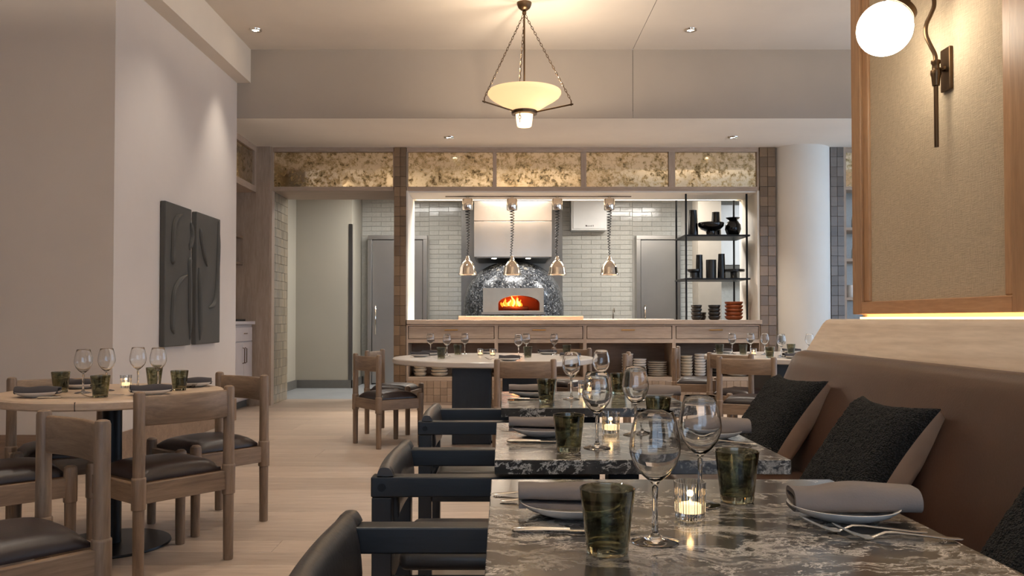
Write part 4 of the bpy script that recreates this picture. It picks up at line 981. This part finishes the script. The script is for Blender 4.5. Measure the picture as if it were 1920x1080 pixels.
def napkin_mesh(length, flip, ws, hs, seed=0):
    """folded napkin: one ribbon of cloth wrapped round itself, swept along x"""
    cl_ = smooth_path([(-0.026, 0.0155), (0.0, 0.016), (0.024, 0.0165), (0.033, 0.0225), (0.025, 0.0285), (0.0, 0.030), (-0.028, 0.0285), (-0.041, 0.0175), (-0.034, 0.0065), (0.0, 0.0045), (0.036, 0.0048)])
    n = len(cl_); th = 0.0036; L_, R_ = [], []
    for i, p in enumerate(cl_):
        d = (cl_[min(i + 1, n - 1)] - cl_[max(i - 1, 0)]).normalized(); nv = Vector((-d.y, d.x)); L_.append(p + nv * th); R_.append(p - nv * th)
    outline = L_ + R_[::-1]; m = MB(); rings = []; N2 = 24
    for i in range(N2 + 1):
        q = i / N2; x = -length / 2 + length * q
        dz = 0.0025 * sin(q * 4.5 + seed); lift = 1 + 0.16 * max(0, sin(q * pi * 1.3 - 0.9)) + 0.05 * sin(q * 9 + seed)
        rings.append([(x, flip * p.x * ws * (1 + 0.05 * sin(q * 5 + seed)) + 0.002 * sin(q * 7), p.y * hs * lift + dz + 0.002) for p in outline])
    m.loft(rings); return m.mesh('napkin', smooth=60)
NAPM = {}
def napkin(key, loc, rz, label, mat='napkin_grey', group=None):
    if key not in NAPM: NAPM[key] = napkin_mesh(*{'two': (0.19, -1, 0.85, 1.15, 1), 'long': (0.215, 1, 1.05, 1.25, 4), 'flat': (0.18, 1, 0.95, 1.0, 2)}[key])
    k2 = (key, mat)
    if k2 not in NAPM:
        me = NAPM[key].copy(); me.materials.append(MATS[mat]); NAPM[k2] = me
    o = bpy.data.objects.new('napkin', NAPM[k2]); C.objects.link(o); o.location = loc; o.rotation_euler = (0, 0, rz)
    return tag(o, label, 'napkin', group)
def make_knife():
    t = thing('knife', '', 'knife')
    MB().tube([(0, 0, 0.005), (0.004, 0, 0.0055), (0.05, 0, 0.0055), (0.085, 0, 0.0045), (0.098, 0, 0.004)], [(0.005, 0.0025), (0.0085, 0.0048), (0.0065, 0.0045), (0.0055, 0.004), (0.006, 0.004)], 12).build('handle', 'cutlery', t)
    MB().tube([(0.098, 0, 0.004), (0.11, 0, 0.004), (0.16, 0.001, 0.004), (0.20, 0.003, 0.004), (0.215, 0.006, 0.004)], [(0.006, 0.0015), (0.009, 0.001), (0.009, 0.0008), (0.007, 0.0008), (0.001, 0.0006)], 8).build('blade', 'cutlery', t)
    return t
def make_fork():
    t = thing('fork', '', 'fork')
    MB().tube([(0.058, 0, 0.0035), (0.068, 0, 0.0065), (0.082, 0, 0.0115), (0.10, 0, 0.0115), (0.14, 0, 0.0075), (0.18, 0, 0.0035), (0.2, 0, 0.0028), (0.205, 0, 0.0028)],
              [(0.009, 0.0013), (0.005, 0.0018), (0.0032, 0.0022), (0.003, 0.0022), (0.0042, 0.0018), (0.0072, 0.0015), (0.0075, 0.0013), (0.003, 0.0008)], 10).build('handle', 'cutlery', t)
    for k in range(4):
        w = (k - 1.5) * 0.0062
        MB().tube([(0.060, w * 0.9, 0.0035), (0.048, w, 0.004), (0.03, w, 0.010), (0.012, w, 0.0185), (0.0, w * 0.95, 0.024)], [0.0022, 0.002, 0.0016, 0.0013, 0.0007], 6).build('tine', 'cutlery', t)
    return t
MK = {'wine': make_wine, 'tumbler': make_tumbler, 'tealight': make_tealight, 'plate': make_plate, 'knife': make_knife, 'fork': make_fork}
def put(kind, x, y, label, rz=0.0, group=None, z=TZ + 0.0005):
    return place(kind, MK[kind], (x, y, z), rz, label, group)
PZ = TZ + 0.008
def setting(tb, grp, wine=(), tum=(), tea=(), plate=(), nap=(), knife=(), fork=()):
    for kind, lst, g in (('wine', wine, 'wine glasses'), ('tumbler', tum, 'smoke green tumblers'), ('tealight', tea, 'tealights'), ('plate', plate, 'white side plates'), ('knife', knife, 'table knives'), ('fork', fork, 'forks')):
        for e in lst: put(kind, e[0], e[1], e[2] + tb, e[3] if len(e) > 3 else 0.0, g + ' on ' + grp)
    for e in nap: napkin(e[4] if len(e) > 4 else 'two', (e[0], e[1], e[6] if len(e) > 6 else PZ + 0.002), e[3], e[2] + tb, e[5] if len(e) > 5 else 'napkin_grey', 'napkins on ' + grp)
# nearest marble table
setting(' nearest marble table', 'the nearest marble table',
    wine=[(0.246, 1.338, 'clear wine glass at the front of'), (0.382, 1.603, 'clear wine glass farther back, behind the tealight on')],
    tum=[(0.1615, 1.277, 'dark green tumbler in front of the left plate on'), (0.4625, 1.636, 'dark green tumbler right of the tealight on')],
    tea=[(0.338, 1.496, 'lit tealight in ribbed glass on')],
    plate=[(0.128, 1.53, 'white side plate on the armchair side of'), (0.615, 1.50, 'white side plate on the banquette side of')],
    nap=[(0.125, 1.535, 'folded grey napkin on the armchair side plate of', 0.0, 'two'), (0.635, 1.51, 'folded grey napkin on the banquette side plate of', -0.12, 'long')],
    knife=[(0.015, 1.395, 'table knife with its handle by the armchair on', 0.02)],
    fork=[(0.185, 1.69, 'fork lying behind the armchair side plate on', pi), (0.20, 1.63, 'fork half under the armchair side napkin of', pi), (0.505, 1.40, 'fork nearer the side plate on banquette side of', -0.06), (0.54, 1.355, 'fork nearer the camera on banquette side of', -0.05)])
setting(' middle marble table', 'the middle marble table',
    wine=[(0.263, 2.306, 'clear wine glass at the front of'), (0.411, 2.56, 'clear wine glass farther back on')],
    tum=[(0.18, 2.25, 'dark green tumbler in front of the left plate on'), (0.515, 2.74, 'dark green tumbler at the back of')],
    tea=[(0.34, 2.60, 'lit tealight in ribbed glass on')],
    plate=[(0.125, 2.55, 'white side plate on the armchair side of'), (0.625, 2.50, 'white side plate on the banquette side of')],
    nap=[(0.115, 2.56, 'folded grey napkin on the armchair side plate of', 0.0, 'two'), (0.635, 2.51, 'folded grey napkin on the banquette side plate of', -0.1, 'long')],
    knife=[(0.012, 2.40, 'table knife with its handle by the armchair on', 0.02)],
    fork=[(0.20, 2.67, 'fork lying behind the armchair side plate on', pi), (0.52, 2.37, 'fork on the banquette side of', -0.05)])
setting(' farthest marble table', 'the farthest marble table',
    wine=[(0.307, 3.69, 'clear wine glass at the front of'), (0.47, 3.94, 'clear wine glass farther back on')],
    tum=[(0.19, 3.55, 'dark green tumbler in front of the left plate on'), (0.553, 3.93, 'dark green tumbler at the back of')],
    tea=[(0.385, 3.90, 'lit tealight in ribbed glass on')],
    plate=[(0.135, 3.82, 'white side plate on the armchair side of'), (0.675, 3.72, 'white side plate on the banquette side of')],
    nap=[(0.125, 3.83, 'folded grey napkin on the armchair side plate of', 0.0, 'two'), (0.69, 3.73, 'folded grey napkin on the banquette side plate of', -0.1, 'long')],
    knife=[(0.022, 3.66, 'table knife with its handle by the armchair on', 0.02)],
    fork=[(0.20, 3.95, 'fork lying behind the armchair side plate on', pi), (0.55, 3.60, 'fork on the banquette side of', -0.05)])
# small oak table on the left
setting(' small oak table', 'the small oak table',
    wine=[(-2.02, 3.99, 'wine glass, leftmost on the'), (-1.97, 4.12, 'wine glass, second from the left on the'), (-1.88, 4.27, 'wine glass, second from the right on the'), (-1.755, 4.22, 'wine glass, rightmost on the')],
    tum=[(-2.155, 4.04, 'green tumbler beside the left plate on the'), (-1.835, 3.78, 'green tumbler at the front of the'), (-1.85, 4.40, 'green tumbler at the back of the'), (-1.615, 4.14, 'green tumbler near the right end of the')],
    tea=[(-1.955, 4.30, 'lit tealight among the glasses on the')],
    plate=[(-2.13, 3.80, 'white plate at the front left of the'), (-2.17, 4.27, 'white plate at the back left of the'), (-1.66, 3.91, 'white plate nearest the camera-facing chair on the'), (-1.63, 4.37, 'white plate at the back right of the')],
    nap=[(-2.13, 3.80, 'dark napkin at the front left of the', 0.25, 'flat', 'napkin_dark'), (-2.17, 4.27, 'dark napkin at the back left of the', -0.2, 'flat', 'napkin_dark'), (-1.66, 3.91, 'dark napkin behind the nearest chair crest on the', 0.5, 'flat', 'napkin_dark'), (-1.63, 4.37, 'dark napkin at the back right of the', 0.35, 'flat', 'napkin_dark')],
    knife=[(-2.08, 3.70, 'knife beside the front left plate on the', 0.3)], fork=[(-1.9, 3.72, 'fork at the front edge of the', 0.9), (-1.58, 4.26, 'fork beside the back right plate on the', 2.2)])
# large round table before the counter
setting(' large round table', 'the large round table',
    wine=[(-0.72, 8.30, 'wine glass, leftmost on the'), (-0.53, 7.92, 'wine glass, second from left on the'), (-0.38, 8.36, 'wine glass, third from left on the'), (0.15, 7.72, 'wine glass beside the centre tumbler on the'), (0.24, 8.28, 'wine glass, second from right on the'), (0.51, 8.15, 'wine glass, rightmost on the')],
    tum=[(-0.55, 7.45, 'green tumbler at the front left of the'), (-0.445, 8.25, 'green tumbler behind the second wine glass on the'), (0.235, 7.66, 'green tumbler right of centre on the'), (0.63, 8.10, 'green tumbler near the right rim of the')],
    tea=[(-0.215, 8.05, 'lit tealight, left of the pair on the'), (-0.095, 7.98, 'lit tealight, right of the pair on the')],
    plate=[(-0.77, 7.75, 'white plate near the left rim of the'), (-0.70, 8.12, 'white plate at the far left of the'), (0.06, 7.05, 'white plate behind the front chair on the'), (0.45, 8.28, 'white plate at the far right of the'), (-0.15, 8.45, 'white plate at the far rim of the'), (0.62, 7.55, 'white plate near the right rim of the')],
    nap=[(-0.77, 7.75, 'dark napkin near the left rim of the', 0.1, 'flat', 'napkin_dark'), (-0.70, 8.12, 'dark napkin at the far left of the', 0.0, 'flat', 'napkin_dark'), (0.06, 7.05, 'dark napkin behind the front chair on the', 0.0, 'flat', 'napkin_dark'), (0.45, 8.28, 'dark napkin at the far right of the', 0.2, 'flat', 'napkin_dark'), (-0.15, 8.45, 'dark napkin at the far rim of the', 0.0, 'flat', 'napkin_dark'), (0.62, 7.55, 'dark napkin near the right rim of the', -0.3, 'flat', 'napkin_dark')],
    fork=[(-0.15, 7.15, 'fork at the front rim of the', 0.7)])
setting(' rear right table', 'the rear right table',
    wine=[(2.32, 8.35, 'wine glass, leftmost on the'), (2.52, 8.40, 'wine glass, second from left on the'), (2.60, 8.20, 'wine glass, third from left on the'), (2.58, 7.65, 'nearest wine glass on the'), (2.68, 7.95, 'wine glass behind the nearest one on the'), (2.97, 8.0, 'wine glass before the round column on the'), (3.03, 7.9, 'wine glass nearest the banquette end on the')],
    tum=[(2.20, 8.38, 'green tumbler near the left rim of the'), (2.40, 8.25, 'green tumbler between the left wine glasses on the'), (2.44, 7.55, 'green tumbler at the front of the'), (2.93, 8.4, 'green tumbler before the white column on the')],
    tea=[(2.46, 8.10, 'lit tealight on the')],
    plate=[(2.62, 7.45, 'white plate at the front of the'), (2.28, 8.55, 'white plate at the far left of the'), (3.0, 8.6, 'white plate at the far right of the')],
    nap=[(2.62, 7.45, 'dark napkin at the front of the', 0.0, 'flat', 'napkin_dark'), (2.28, 8.55, 'dark napkin at the far left of the', 0.0, 'flat', 'napkin_dark'), (3.0, 8.6, 'dark napkin at the far right of the', 0.0, 'flat', 'napkin_dark')])
